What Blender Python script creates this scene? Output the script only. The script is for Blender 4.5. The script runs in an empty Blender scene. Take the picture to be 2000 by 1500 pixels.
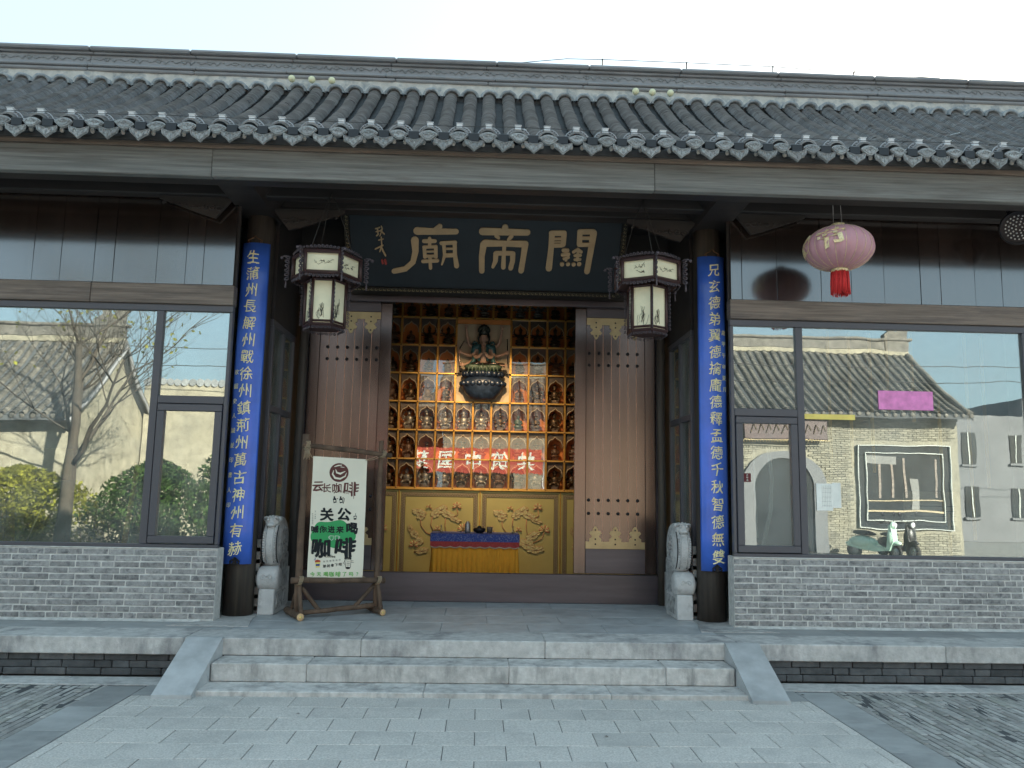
import bpy, bmesh, math, random
from mathutils import Vector, Matrix
random.seed(7)
R = random.uniform
SC = bpy.context.scene
COL = SC.collection
PI = math.pi

# ------------------------------------------------------------------ camera, light, sky
cam_d = bpy.data.cameras.new('camera')
cam = bpy.data.objects.new('camera', cam_d); COL.objects.link(cam)
cam_d.sensor_width = 36; cam_d.lens = 28.05; cam_d.clip_end = 600; cam_d.clip_start = 0.05
_p, _y, _r = 0.134785, 0.036932, 0.018571
_F = Vector((math.sin(_y)*math.cos(_p), math.cos(_y)*math.cos(_p), math.sin(_p)))
_R = Vector((math.cos(_y), -math.sin(_y), 0)); _U = _R.cross(_F)
_R2 = _R*math.cos(_r)+_U*math.sin(_r); _U2 = _R2.cross(_F)
cam.matrix_world = Matrix.Translation((0, 0, 1.65)) @ Matrix((_R2, _U2, -_F)).transposed().to_4x4()
SC.camera = cam

SUN_AZ, SUN_EL = math.radians(38), math.radians(22)
w = bpy.data.worlds.new('World'); SC.world = w; w.use_nodes = True
nt = w.node_tree; nt.nodes.clear()
sky = nt.nodes.new('ShaderNodeTexSky'); sky.sky_type = 'NISHITA'; sky.sun_disc = False
sky.sun_elevation = SUN_EL; sky.sun_rotation = SUN_AZ
sky.air_density = 1.0; sky.dust_density = 2.2; sky.ozone_density = 1.0
bg = nt.nodes.new('ShaderNodeBackground'); bg.inputs[1].default_value = 0.15
out = nt.nodes.new('ShaderNodeOutputWorld')
hs = nt.nodes.new('ShaderNodeHueSaturation'); hs.inputs['Saturation'].default_value = .95
mxs = nt.nodes.new('ShaderNodeMixRGB'); mxs.inputs[0].default_value = .88; mxs.inputs[2].default_value = (.84, 1.16, 1.3, 1)
nt.links.new(sky.outputs[0], hs.inputs['Color']); nt.links.new(hs.outputs[0], mxs.inputs[1]); nt.links.new(mxs.outputs[0], bg.inputs[0]); nt.links.new(bg.outputs[0], out.inputs[0])
sd = bpy.data.lights.new('sun', 'SUN'); sd.energy = 4.2; sd.angle = math.radians(0.53); sd.color = (1, .91, .78)
sun = bpy.data.objects.new('sun', sd); COL.objects.link(sun)
sun.rotation_euler = Vector((math.sin(SUN_AZ)*math.cos(SUN_EL), math.cos(SUN_AZ)*math.cos(SUN_EL), math.sin(SUN_EL))).to_track_quat('Z', 'Y').to_euler()
SC.view_settings.view_transform = 'Standard'; SC.view_settings.look = 'None'
SC.view_settings.gamma = 1; SC.view_settings.use_curve_mapping = False
SC.view_settings.exposure = 2.58
SC.cycles.max_bounces = 8; SC.cycles.diffuse_bounces = 4; SC.cycles.glossy_bounces = 4
SC.cycles.transparent_max_bounces = 10

# ------------------------------------------------------------------ materials
def mat(name, col, rough=.7, metal=0, var=.15, scale=6, bump=.15, bscale=50, isl=0., stretch=(1, 1, 1),
        col2=None, amt2=.5, scale2=2.5, coat=0, stretch2=(1, 1, 1), bdist=.01, trans=0, rvar=.0, spec=None):
    m = bpy.data.materials.new(name); m.use_nodes = True
    t = m.node_tree; N = t.nodes; L = t.links; b = N['Principled BSDF']
    tc = N.new('ShaderNodeTexCoord'); oi = N.new('ShaderNodeObjectInfo')
    mul = N.new('ShaderNodeVectorMath'); mul.operation = 'MULTIPLY_ADD'
    comb = N.new('ShaderNodeCombineXYZ')
    for i in range(3): L.new(oi.outputs['Random'], comb.inputs[i])
    mul.inputs[1].default_value = (37, 23, 51); L.new(comb.outputs[0], mul.inputs[0]); L.new(tc.outputs['Object'], mul.inputs[2])
    def noise(sc, st, det=6, rg=.6):
        mp = N.new('ShaderNodeMapping'); mp.inputs['Scale'].default_value = st; L.new(mul.outputs[0], mp.inputs[0])
        n = N.new('ShaderNodeTexNoise'); n.inputs['Scale'].default_value = sc; n.inputs['Detail'].default_value = det
        n.inputs['Roughness'].default_value = rg; L.new(mp.outputs[0], n.inputs['Vector']); return n
    n1 = noise(scale, stretch)
    cr = N.new('ShaderNodeValToRGB'); e = cr.color_ramp.elements
    e[0].position = .28; e[1].position = .72
    e[0].color = (*[max(0, c*(1-var)) for c in col], 1); e[1].color = (*[min(1, c*(1+var)) for c in col], 1)
    L.new(n1.outputs[0], cr.inputs[0]); c = cr.outputs[0]
    if col2:
        n2 = noise(scale2, stretch2, 8, .65)
        r2 = N.new('ShaderNodeMapRange'); r2.inputs[1].default_value = .5; r2.inputs[2].default_value = .66
        r2.inputs[4].default_value = amt2; L.new(n2.outputs[0], r2.inputs[0])
        mx = N.new('ShaderNodeMixRGB'); mx.inputs[2].default_value = (*col2, 1)
        L.new(r2.outputs[0], mx.inputs[0]); L.new(c, mx.inputs[1]); c = mx.outputs[0]
    if isl:
        g = N.new('ShaderNodeNewGeometry'); ad = N.new('ShaderNodeMath'); ad.operation = 'ADD'
        L.new(g.outputs['Random Per Island'], ad.inputs[0]); L.new(oi.outputs['Random'], ad.inputs[1])
        fr = N.new('ShaderNodeMath'); fr.operation = 'FRACT'; L.new(ad.outputs[0], fr.inputs[0])
        mr = N.new('ShaderNodeMapRange'); mr.inputs[3].default_value = 1-isl; mr.inputs[4].default_value = 1+isl*.8; L.new(fr.outputs[0], mr.inputs[0])
        vm = N.new('ShaderNodeVectorMath'); vm.operation = 'SCALE'; L.new(c, vm.inputs[0]); L.new(mr.outputs[0], vm.inputs['Scale']); c = vm.outputs[0]
    L.new(c, b.inputs['Base Color'])
    b.inputs['Roughness'].default_value = rough; b.inputs['Metallic'].default_value = metal
    if rvar:
        mr = N.new('ShaderNodeMapRange'); mr.inputs[3].default_value = max(.02, rough-rvar); mr.inputs[4].default_value = min(1, rough+rvar)
        L.new(n1.outputs[0], mr.inputs[0]); L.new(mr.outputs[0], b.inputs['Roughness'])
    if coat: b.inputs['Coat Weight'].default_value = coat; b.inputs['Coat Roughness'].default_value = .12
    if trans: b.inputs['Transmission Weight'].default_value = trans
    if spec is not None: b.inputs['Specular IOR Level'].default_value = spec
    if bump:
        n3 = noise(bscale, stretch, 5, .6); bp = N.new('ShaderNodeBump'); bp.inputs['Strength'].default_value = bump
        bp.inputs['Distance'].default_value = bdist; L.new(n3.outputs[0], bp.inputs['Height']); L.new(bp.outputs[0], b.inputs['Normal'])
        if coat: L.new(bp.outputs[0], b.inputs['Coat Normal'])
    return m

def glassmat(name, tint, refl, wave=.02, gloss=(.85, .93, .92), wscale=1.3, dust=.0):
    m = bpy.data.materials.new(name); m.use_nodes = True; t = m.node_tree; N = t.nodes; L = t.links; N.clear()
    o = N.new('ShaderNodeOutputMaterial'); mx = N.new('ShaderNodeMixShader'); tr = N.new('ShaderNodeBsdfTransparent')
    gl = N.new('ShaderNodeBsdfGlossy'); gl.inputs['Roughness'].default_value = 0.0; gl.inputs[0].default_value = (*gloss, 1)
    tr.inputs[0].default_value = (*tint, 1); mx.inputs[0].default_value = refl
    tc = N.new('ShaderNodeTexCoord'); n = N.new('ShaderNodeTexNoise'); n.inputs['Scale'].default_value = wscale; n.inputs['Detail'].default_value = 1.5
    bp = N.new('ShaderNodeBump'); bp.inputs['Strength'].default_value = 1; bp.inputs['Distance'].default_value = wave
    L.new(tc.outputs['Object'], n.inputs['Vector']); L.new(n.outputs[0], bp.inputs['Height']); L.new(bp.outputs[0], gl.inputs['Normal'])
    L.new(tr.outputs[0], mx.inputs[1]); L.new(gl.outputs[0], mx.inputs[2])
    df = N.new('ShaderNodeBsdfDiffuse'); df.inputs[0].default_value = (.6, .62, .6, 1); m2 = N.new('ShaderNodeMixShader')   # thin dust film, added to veil the reflections with haze
    dn = N.new('ShaderNodeTexNoise'); dn.inputs['Scale'].default_value = 2.2; dn.inputs['Detail'].default_value = 8; mr = N.new('ShaderNodeMapRange')
    mr.inputs[1].default_value = .35; mr.inputs[2].default_value = .75; mr.inputs[3].default_value = dust*.4; mr.inputs[4].default_value = dust*2
    L.new(tc.outputs['Object'], dn.inputs['Vector']); L.new(dn.outputs[0], mr.inputs[0]); L.new(mr.outputs[0], m2.inputs[0])
    L.new(mx.outputs[0], m2.inputs[1]); L.new(df.outputs[0], m2.inputs[2]); L.new(m2.outputs[0], o.inputs[0]); return m

M = {}
M['brick'] = mat('grey_brick', (.32, .32, .318), .85, var=.28, scale=22, bump=.4, bscale=70, isl=.18, col2=(.1, .105, .115), amt2=.8, scale2=15)
M['mortar'] = mat('lime_mortar', (.58, .575, .55), .95, var=.25, scale=16, bump=.4, bscale=90)
M['dbrick'] = mat('dark_brick', (.085, .09, .095), .8, var=.3, scale=12, bump=.5, bscale=60, isl=.35, col2=(.2, .2, .2), amt2=.3)
M['djoint'] = mat('dark_joint', (.03, .03, .032), .95)
M['slab'] = mat('bluestone_slab', (.33, .34, .34), .62, var=.16, scale=3, bump=.2, bscale=40, isl=.14, col2=(.2, .21, .21), amt2=.6, scale2=2.2, rvar=.12, stretch=(1, 2.5, 1))
M['fslab'] = mat('recess_floor_slab', (.43, .45, .46), .5, var=.2, scale=5, bump=.15, isl=.08, col2=(.25, .27, .28), amt2=.5, scale2=2.4)
M['edge'] = mat('weathered_bluestone', (.5, .495, .48), .8, var=.22, scale=14, bump=.5, bscale=45, isl=.1, col2=(.15, .15, .16), amt2=.75, scale2=2.6, stretch2=(1, 1, .35))
M['step'] = mat('worn_step_stone', (.54, .53, .51), .8, var=.26, scale=12, bump=.5, bscale=35, isl=.1, col2=(.2, .2, .2), amt2=.75, scale2=5, stretch2=(1.2, 1, .35))
M['paver'] = mat('flamed_granite', (.54, .525, .495), .9, var=.3, scale=75, bump=.5, bscale=70, isl=.06, col2=(.36, .36, .35), amt2=.5, scale2=1.8)
M['pjoint'] = mat('paving_joint', (.07, .075, .08), .95)
M['cobble'] = mat('paving_brick', (.36, .355, .34), .85, var=.3, scale=12, bump=.5, bscale=60, isl=.25, col2=(.17, .19, .14), amt2=.5, scale2=1.2)
M['ground'] = mat('street_paving', (.2, .2, .195), .9, var=.2, scale=3, bump=.3, bscale=60)
M['oridge'] = mat('far_ridge_brick', (.13, .12, .105), .85, var=.4, scale=4, bump=.6, bscale=14)
M['otile'] = mat('brownish_roof_tile', (.12, .11, .095), .85, var=.4, scale=6, bump=.4, bscale=20, isl=.4)
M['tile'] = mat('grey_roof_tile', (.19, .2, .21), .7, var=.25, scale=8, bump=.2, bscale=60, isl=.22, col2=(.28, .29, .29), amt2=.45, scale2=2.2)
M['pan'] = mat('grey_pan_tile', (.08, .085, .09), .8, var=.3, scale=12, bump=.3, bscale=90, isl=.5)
M['eavet'] = mat('carved_eave_tile', (.25, .26, .265), .7, var=.35, scale=60, bump=.5, bscale=75, bdist=.006, isl=.25, col2=(.35, .4, .4), amt2=.5, scale2=30)
M['plaster'] = mat('stained_ridge_plaster', (.46, .43, .39), .92, var=.2, scale=9, bump=.5, bscale=30, col2=(.19, .21, .225), amt2=.95, scale2=6)
M['rcap'] = mat('ridge_cap_plaster', (.23, .25, .265), .9, var=.35, scale=18, bump=.4, bscale=40, isl=.2, col2=(.36, .36, .34), amt2=.6, scale2=9)
M['ridge'] = mat('ridge_brick', (.25, .25, .26), .8, var=.22, scale=8, bump=.3, bscale=50, stretch=(.3, 1, 1), col2=(.25, .26, .27), amt2=.5, scale2=5, stretch2=(.2, 1, 2))
M['fascia'] = mat('weathered_grey_beam', (.17, .175, .168), .8, var=.38, scale=6, bump=.6, bscale=14, stretch=(.22, 1, 8), col2=(.1, .088, .08), amt2=.6, scale2=2.5, stretch2=(.4, 1, 4))
M['rail'] = mat('brown_weathered_rail', (.19, .155, .13), .6, var=.45, scale=6, bump=.5, bscale=14, stretch=(.22, 1, 8), col2=(.07, .06, .06), amt2=.6, scale2=2.5, stretch2=(.5, 1, 3))
M['dark'] = mat('dark_timber', (.03, .026, .026), .6, var=.3, scale=6, bump=.2, bscale=25, stretch=(.2, 1, 1))
M['plank'] = mat('varnished_dark_plank', (.022, .015, .013), .22, var=.6, scale=5, bump=.04, bscale=8, stretch=(7, 1, .2), isl=.2, rvar=.05, bdist=.006, coat=1)
M['plank'].node_tree.nodes['Principled BSDF'].inputs['Coat IOR'].default_value = 2.3
M['column'] = mat('aged_timber_column', (.05, .042, .036), .62, var=.5, scale=8, bump=.5, bscale=28, stretch=(1.5, 1.5, .06), col2=(.1, .08, .055), amt2=.5, scale2=4, stretch2=(2, 2, .06))
M['alu'] = mat('grey_aluminium_frame', (.085, .085, .1), .42, var=.03, bump=0, spec=.5)
M['gasket'] = mat('black_gasket', (.01, .01, .01), .6, bump=0)
M['pane'] = glassmat('reflective_window_glass', (.9, .92, .88), .33, .0009, gloss=(.84, .92, .92), wscale=1.8, dust=.10)
M['nglass'] = glassmat('niche_glass', (.97, .97, .97), .10, .0008, wscale=3)
M['bronze'] = mat('bronze_door', (.15, .115, .105), .22, .9, var=.2, scale=1.4, bump=.015, bscale=20, stretch=(3, 3, .15), rvar=.08)
M['bronzed'] = mat('dark_bronze_plate', (.11, .1, .115), .38, .7, var=.25, scale=2, bump=.03, stretch=(.3, 1, 3), rvar=.08)
M['seam'] = mat('copper_seam', (.5, .3, .22), .45, .5, var=.2, bump=0)
M['stud'] = mat('dark_stud', (.02, .02, .025), .3, .5, bump=0)
M['brass'] = mat('satin_brass', (.42, .34, .2), .42, .8, var=.15, scale=5, bump=.05)
M['gold'] = mat('gold_rail', (.62, .38, .1), .35, .7, var=.2, scale=12, bump=.05)
M['panel'] = mat('olive_gold_panel', (.36, .32, .12), .5, .25, var=.1, scale=2, bump=.03)
M['panelr'] = mat('raised_gold_relief', (.4, .37, .18), .5, .2, var=.3, scale=40, bump=.2)
M['paneld'] = mat('dark_fret_line', (.05, .035, .02), .6, bump=0)
M['fret'] = mat('taupe_fret_band', (.2, .165, .1), .55, var=.1, bump=0)
M['petal'] = mat('lotus_petal_relief', (.33, .16, .09), .5, .2, var=.3, scale=30, bump=.1)
M['niche'] = mat('orange_niche_lining', (.62, .24, .07), .75, var=.12, scale=8, bump=.1)
M['arch'] = mat('pale_niche_arch', (.52, .43, .3), .6, .2, var=.15, bump=.1)
M['figd'] = mat('dark_gilt_figure', (.09, .06, .035), .32, .55, var=.7, scale=45, bump=.5, bscale=60, bdist=.01)
M['figb'] = mat('brown_figure', (.1, .055, .035), .45, .1, var=.5, scale=30, bump=.3)
M['figs'] = mat('silvery_figure', (.22, .21, .19), .35, .5, var=.5, scale=40, bump=.4)
M['figg'] = mat('green_robe_figure', (.05, .1, .08), .5, .1, var=.5, scale=30, bump=.3)
M['figbase'] = mat('figure_plinth', (.12, .095, .08), .6, bump=.1)
M['cream'] = mat('cream_backboard', (.42, .35, .25), .8, var=.06, bump=.05)
M['skin'] = mat('carved_skin_paint', (.42, .27, .2), .5, var=.1, bump=.05)
M['teal'] = mat('teal_robe_paint', (.03, .1, .11), .45, .1, var=.5, scale=18, bump=.3)
M['robe'] = mat('dark_green_robe_paint', (.045, .075, .055), .5, .1, var=.5, scale=25, bump=.4)
M['navy'] = mat('navy_lotus_base', (.012, .022, .045), .32, .2, var=.6, scale=20, bump=.5, bscale=30)
M['crown'] = mat('dark_crown', (.03, .04, .035), .35, .5, var=.7, scale=60, bump=.5)
M['yellow'] = mat('saffron_cloth', (.72, .33, .025), .85, var=.08, scale=6, bump=.1)
M['bluecl'] = mat('blue_brocade', (.02, .05, .26), .7, var=.2, scale=80, bump=.2, col2=(.4, .42, .5), amt2=.55, scale2=70)
M['redcl'] = mat('red_brocade', (.35, .04, .04), .75, var=.3, scale=40, bump=.2)
M['fringe'] = mat('pale_fringe', (.45, .36, .26), .8)
M['blue'] = mat('cobalt_lacquer_board', (.05, .15, .66), .38, var=.22, scale=2.5, bump=.04, bscale=8, rvar=.1, coat=.25)
M['bgold'] = mat('bright_gilt_letter', (1, .86, .5), .5, .0, var=.1, bump=.05)
M['dgold'] = mat('dull_bronze_letter', (.42, .3, .17), .5, .1, var=.12, scale=8, bump=.1)
M['plaque'] = mat('blue_black_plaque', (.007, .011, .016), .45, var=.2, bump=.02)
M['pframe'] = mat('carved_black_gilt_frame', (.04, .036, .028), .45, .4, var=.8, scale=70, bump=1, bscale=70, bdist=.02)
M['seal'] = mat('red_seal', (.3, .04, .03), .6, bump=0)
M['iron'] = mat('black_iron', (.02, .02, .025), .45, .6, bump=.1)
M['copper'] = mat('bronze_hook', (.2, .11, .06), .4, .7, bump=.05)
M['stone'] = mat('carved_grey_stone', (.56, .57, .57), .8, var=.13, scale=9, bump=.45, bscale=60, col2=(.22, .23, .24), amt2=.6, scale2=6)
M['stoned'] = mat('deep_carved_stone', (.46, .47, .47), .85, var=.35, scale=16, bump=1., bscale=20, bdist=.05, col2=(.14, .15, .15), amt2=.9, scale2=14)
M['lwood'] = mat('dark_red_lantern_wood', (.05, .024, .024), .45, var=.25, scale=9, bump=.1)
M['lfil'] = mat('carved_filigree_wood', (.065, .052, .062), .5, var=.25, bump=.1)
M['log'] = mat('rough_log', (.12, .078, .052), .85, var=.45, scale=9, bump=.9, bscale=22, stretch=(1, 1, .25), col2=(.05, .033, .024), amt2=.7, scale2=5)
M['logend'] = mat('cut_log_end', (.62, .42, .22), .8, var=.2, scale=20)
M['cord'] = mat('jute_cord', (.42, .33, .22), .9, bump=.2)
M['cable'] = mat('thin_cable', (.03, .03, .03), .7, bump=0)
M['wire'] = mat('pale_steel_wire', (.32, .32, .33), .4, .6, bump=0)
M['cloth'] = mat('cream_banner_cloth', (.8, .77, .64), .85, var=.03, scale=4, bump=.12, bscale=300)
M['pbrown'] = mat('brown_print', (.12, .04, .035), .8, bump=0)
M['pblack'] = mat('black_print', (.008, .012, .015), .8, bump=0)
M['pgreen'] = mat('green_print', (.045, .36, .12), .8, var=.05, bump=0)
M['pgreen2'] = mat('light_green_print', (.13, .45, .1), .8, var=.05, bump=0)
M['pwhite'] = mat('white_print', (.7, .75, .68), .8, bump=0)
M['pred'] = mat('red_print', (.5, .08, .04), .8, bump=0)
M['pyel'] = mat('yellow_print', (.85, .7, .2), .8, bump=0)
M['pblue'] = mat('blue_print', (.03, .06, .25), .8, bump=0)
M['white'] = mat('white_plastic', (.6, .61, .62), .5, var=.03, bump=0)
M['black'] = mat('black_plastic', (.008, .009, .012), .4, bump=0)
M['ball'] = mat('cream_globe', (.66, .64, .42), .45, var=.05, bump=0)
M['red'] = mat('red_tassel_thread', (.6, .03, .03), .75, var=.3, scale=90, bump=.4, bscale=90, stretch=(3, 3, .1))
M['gdisc'] = mat('printed_gold_band', (.72, .6, .35), .45, .3, var=.4, scale=50, bump=.1)
M['drkfl'] = mat('dark_interior_floor', (.14, .14, .13), .5, var=.3, bump=0)
M['drkwl'] = mat('dark_interior_wall', (.13, .135, .125), .8, var=.2, bump=0)
M['curtain'] = mat('grey_white_curtain', (.45, .47, .45), .9, var=.05, bump=.1)
M['bamboo'] = mat('varnished_yellow_pole', (.6, .33, .06), .45, var=.15, bump=.05)
M['ochre'] = mat('sunlit_plaster_wall', (.29, .265, .2), .9, var=.25, scale=3, bump=.4, bscale=14, col2=(.17, .15, .11), amt2=.7, scale2=3.5)
M['trunk'] = mat('tree_bark', (.05, .04, .03), .9, var=.4, scale=6, bump=.6, bscale=18, stretch=(1, 1, .3))
M['leaf'] = mat('yellow_green_leaf', (.22, .22, .03), .6, var=.4, isl=.3, bump=0)
M['shrub'] = mat('dark_green_leaf', (.045, .085, .02), .6, var=.4, isl=.45, bump=0)
M['mint'] = mat('mint_scooter_paint', (.42, .6, .5), .25, bump=0, coat=.5)
M['rubber'] = mat('black_rubber', (.015, .015, .015), .8, bump=0)
M['concrete'] = mat('grey_render_wall', (.14, .145, .155), .9, var=.12, scale=1, bump=.2)
M['dglass'] = mat('dark_window_glass', (.02, .025, .03), .08, bump=0)
M['obrick'] = mat('opposite_brick_face', (.22, .205, .16), .9, var=.25, scale=10, bump=.4, bscale=30, isl=.25, col2=(.2, .19, .16), amt2=.5)
M['pink'] = mat('pink_paper', (.8, .28, .6), .8, var=.2, scale=12, bump=0)
M['paper'] = mat('white_notice_paper', (.85, .87, .82), .8, bump=0)
M['banner'] = mat('red_banner_cloth', (.42, .07, .05), .8, bump=0)
M['tan'] = mat('tan_board', (.4, .33, .22), .8, var=.1, bump=0)

# pink lantern silk: thin translucent cloth
m = M['silk'] = mat('faded_pink_silk', (.47, .25, .29), .5, var=.08, scale=3, bump=.05)
m.node_tree.nodes['Principled BSDF'].inputs['Subsurface Weight'].default_value = .15
m = M['paperpane'] = mat('cream_lantern_pane', (.74, .7, .5), .6, var=.07, scale=5, bump=.02, col2=(.6, .6, .42), amt2=.5, scale2=6)
m.node_tree.nodes['Principled BSDF'].inputs['Transmission Weight'].default_value = 0.0

# ------------------------------------------------------------------ mesh helpers
class MB:
    def __init__(s): s.v = []; s.f = []; s.sm = []
    def add(s, vs, fs, smooth=False):
        o = len(s.v); s.v += [tuple(v) for v in vs]; s.f += [tuple(i+o for i in f) for f in fs]; s.sm += [smooth]*len(fs); return s
    def box(s, x0, x1, y0, y1, z0, z1, rot=None, c=None):
        vs = [Vector((x, y, z)) for x in (x0, x1) for y in (y0, y1) for z in (z0, z1)]
        if rot is not None:
            c = Vector(c if c is not None else ((x0+x1)/2, (y0+y1)/2, (z0+z1)/2)); vs = [c+rot@(v-c) for v in vs]
        return s.add(vs, [(0, 1, 3, 2), (4, 6, 7, 5), (0, 4, 5, 1), (2, 3, 7, 6), (0, 2, 6, 4), (1, 5, 7, 3)])
    def cbox(s, x0, x1, y0, y1, z0, z1, b=.006, jit=0):
        X = (x0, x1); Y = (y0, y1); Z = (z0, z1); vs = []; ix = {}
        for i in (0, 1):
            for j in (0, 1):
                for k in (0, 1):
                    sx = b if i == 0 else -b; sy = b if j == 0 else -b; sz = b if k == 0 else -b
                    q = [R(-jit, jit) if jit else 0 for _ in range(3)]
                    for a in range(3):
                        p = [X[i]+(sx if a != 0 else 0)+q[0], Y[j]+(sy if a != 1 else 0)+q[1], Z[k]+(sz if a != 2 else 0)+q[2]]
                        ix[i, j, k, a] = len(vs); vs.append(p)
        fs = []
        def orient(f, n):
            a, b_, c_ = [Vector(vs[t]) for t in f[:3]]
            return f if (b_-a).cross(c_-a).dot(Vector(n)) > 0 else f[::-1]
        for a in range(3):
            for q in (0, 1):
                o = [(0, 0), (1, 0), (1, 1), (0, 1)]; f = []
                for u, v_ in o:
                    t = [u, v_]; t.insert(a, q); f.append(ix[t[0], t[1], t[2], a])
                n = [0, 0, 0]; n[a] = 1 if q else -1; fs.append(orient(f, n))
        for a in range(3):
            b1, b2 = [t for t in range(3) if t != a]
            for q1 in (0, 1):
                for q2 in (0, 1):
                    f = []; t = [0, 0, 0]; t[b1] = q1; t[b2] = q2
                    t[a] = 0; f += [ix[(*t, b1)], ix[(*t, b2)]]; t[a] = 1; f += [ix[(*t, b2)], ix[(*t, b1)]]
                    n = [0, 0, 0]; n[b1] = 1 if q1 else -1; n[b2] = 1 if q2 else -1; fs.append(orient(f, n))
        for i in (0, 1):
            for j in (0, 1):
                for k in (0, 1):
                    fs.append(orient([ix[i, j, k, 0], ix[i, j, k, 1], ix[i, j, k, 2]], (i*2-1, j*2-1, k*2-1)))
        return s.add(vs, fs)
    def tube(s, pts, r, n=6, closed=False, caps=True, smooth=True):
        pts = [Vector(p) for p in pts]; m = len(pts); rs = r if isinstance(r, (list, tuple)) else [r]*m; vs = []
        up = None
        for i, p in enumerate(pts):
            if closed: d = pts[(i+1) % m]-pts[i-1]
            else: d = pts[min(i+1, m-1)]-pts[max(i-1, 0)]
            d.normalize()
            if up is None: up = Vector((0, 0, 1)) if abs(d.z) < .9 else Vector((1, 0, 0))
            a = up-d*up.dot(d)
            if a.length < 1e-4: a = d.orthogonal()
            a.normalize(); up = a; b = d.cross(a)
            for k in range(n):
                t = 2*PI*k/n; vs.append(p+(a*math.cos(t)+b*math.sin(t))*rs[i])
        fs = []
        for i in range(m if closed else m-1):
            j = (i+1) % m
            for k in range(n): fs.append((i*n+k, i*n+(k+1) % n, j*n+(k+1) % n, j*n+k))
        o = len(s.v); s.add(vs, fs, smooth)
        if caps and not closed: s.f += [tuple(o+k for k in range(n))[::-1], tuple(o+(m-1)*n+k for k in range(n))]; s.sm += [False]*2
        return s
    def lathe(s, prof, n=16, c=(0, 0, 0), axis='z', smooth=True, sx=1, sy=1, capb=True):
        vs = []; c = Vector(c)
        for r, h in prof:
            for k in range(n):
                t = 2*PI*k/n; p = (r*math.cos(t)*sx, r*math.sin(t)*sy, h)
                if axis == 'x': p = (h, p[0], p[1])
                if axis == 'y': p = (p[0], h, -p[1]) if False else (p[1], h, p[0])
                vs.append(c+Vector(p))
        m = len(prof); fs = [(i*n+k, i*n+(k+1) % n, (i+1)*n+(k+1) % n, (i+1)*n+k) for i in range(m-1) for k in range(n)]
        o = len(s.v); s.add(vs, fs, smooth)
        if capb:
            s.f += [tuple(o+k for k in range(n))[::-1], tuple(o+(m-1)*n+k for k in range(n))]; s.sm += [False]*2
        return s
    def ball(s, c, r, n=8, m=5, sc=(1, 1, 1)):
        vs = []; c = Vector(c)
        for i in range(m+1):
            a = PI*i/m
            for k in range(n):
                t = 2*PI*k/n; vs.append(c+Vector((r*math.sin(a)*math.cos(t)*sc[0], r*math.sin(a)*math.sin(t)*sc[1], -r*math.cos(a)*sc[2])))
        return s.add(vs, [(i*n+k, i*n+(k+1) % n, (i+1)*n+(k+1) % n, (i+1)*n+k) for i in range(m) for k in range(n)], True)
    def prism(s, poly, d0, d1, plane='xz'):
        # polygon in a plane, thickness d0..d1 along the third axis
        n = len(poly)
        def P(a, b, d): return (a, d, b) if plane == 'xz' else ((d, a, b) if plane == 'yz' else (a, b, d))
        vs = [P(a, b, d0) for a, b in poly]+[P(a, b, d1) for a, b in poly]
        return s.add(vs, [tuple(range(n)), tuple(range(n, 2*n))[::-1]]+[(i, i+n, (i+1) % n+n, (i+1) % n) for i in range(n)])
    def xf(s, mtx):
        s.v = [tuple(mtx@Vector(v)) for v in s.v]; return s
    def mesh(s, name, m):
        me = bpy.data.meshes.new(name); me.from_pydata(s.v, [], s.f); me.polygons.foreach_set('use_smooth', s.sm)
        me.materials.append(m if not isinstance(m, str) else M[m]); me.validate()
        bm = bmesh.new(); bm.from_mesh(me); bmesh.ops.recalc_face_normals(bm, faces=bm.faces); bm.to_mesh(me); bm.free()
        return me
    def obj(s, name, m, parent=None, **k): return link(name, s.mesh(name, m), parent, **k)

def link(name, me, parent=None, loc=None, rz=None, label=None, kind=None):
    o = bpy.data.objects.new(name, me); COL.objects.link(o)
    if parent is not None: o.parent = parent
    if loc is not None: o.location = loc
    if rz is not None: o.rotation_euler = (0, 0, rz)
    if label: o['label'] = label
    if kind: o['kind'] = kind
    return o
def thing(name, label, cat, loc=(0, 0, 0), rz=0, group=None, kind=None):
    o = bpy.data.objects.new(name, None); COL.objects.link(o); o.location = loc; o.rotation_euler = (0, 0, rz); o.empty_display_size = .1
    o['label'] = label; o['category'] = cat
    if group: o['group'] = group
    if kind: o['kind'] = kind
    return o
def tag(o, label, cat, group=None):
    o['label'] = label; o['category'] = cat
    if group: o['group'] = group
    return o
def structure(o, label=None):
    o['kind'] = 'structure'
    if label: o['label'] = label
    return o
def dup(o, loc=None, rz=None, label=None, parent=None):
    c = o.copy(); COL.objects.link(c); c.parent = parent if parent is not None else o.parent
    for ch in o.children: dup(ch, parent=c)
    if loc is not None: c.location = loc
    if rz is not None: c.rotation_euler = (0, 0, rz)
    if label: c['label'] = label
    return c

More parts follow.
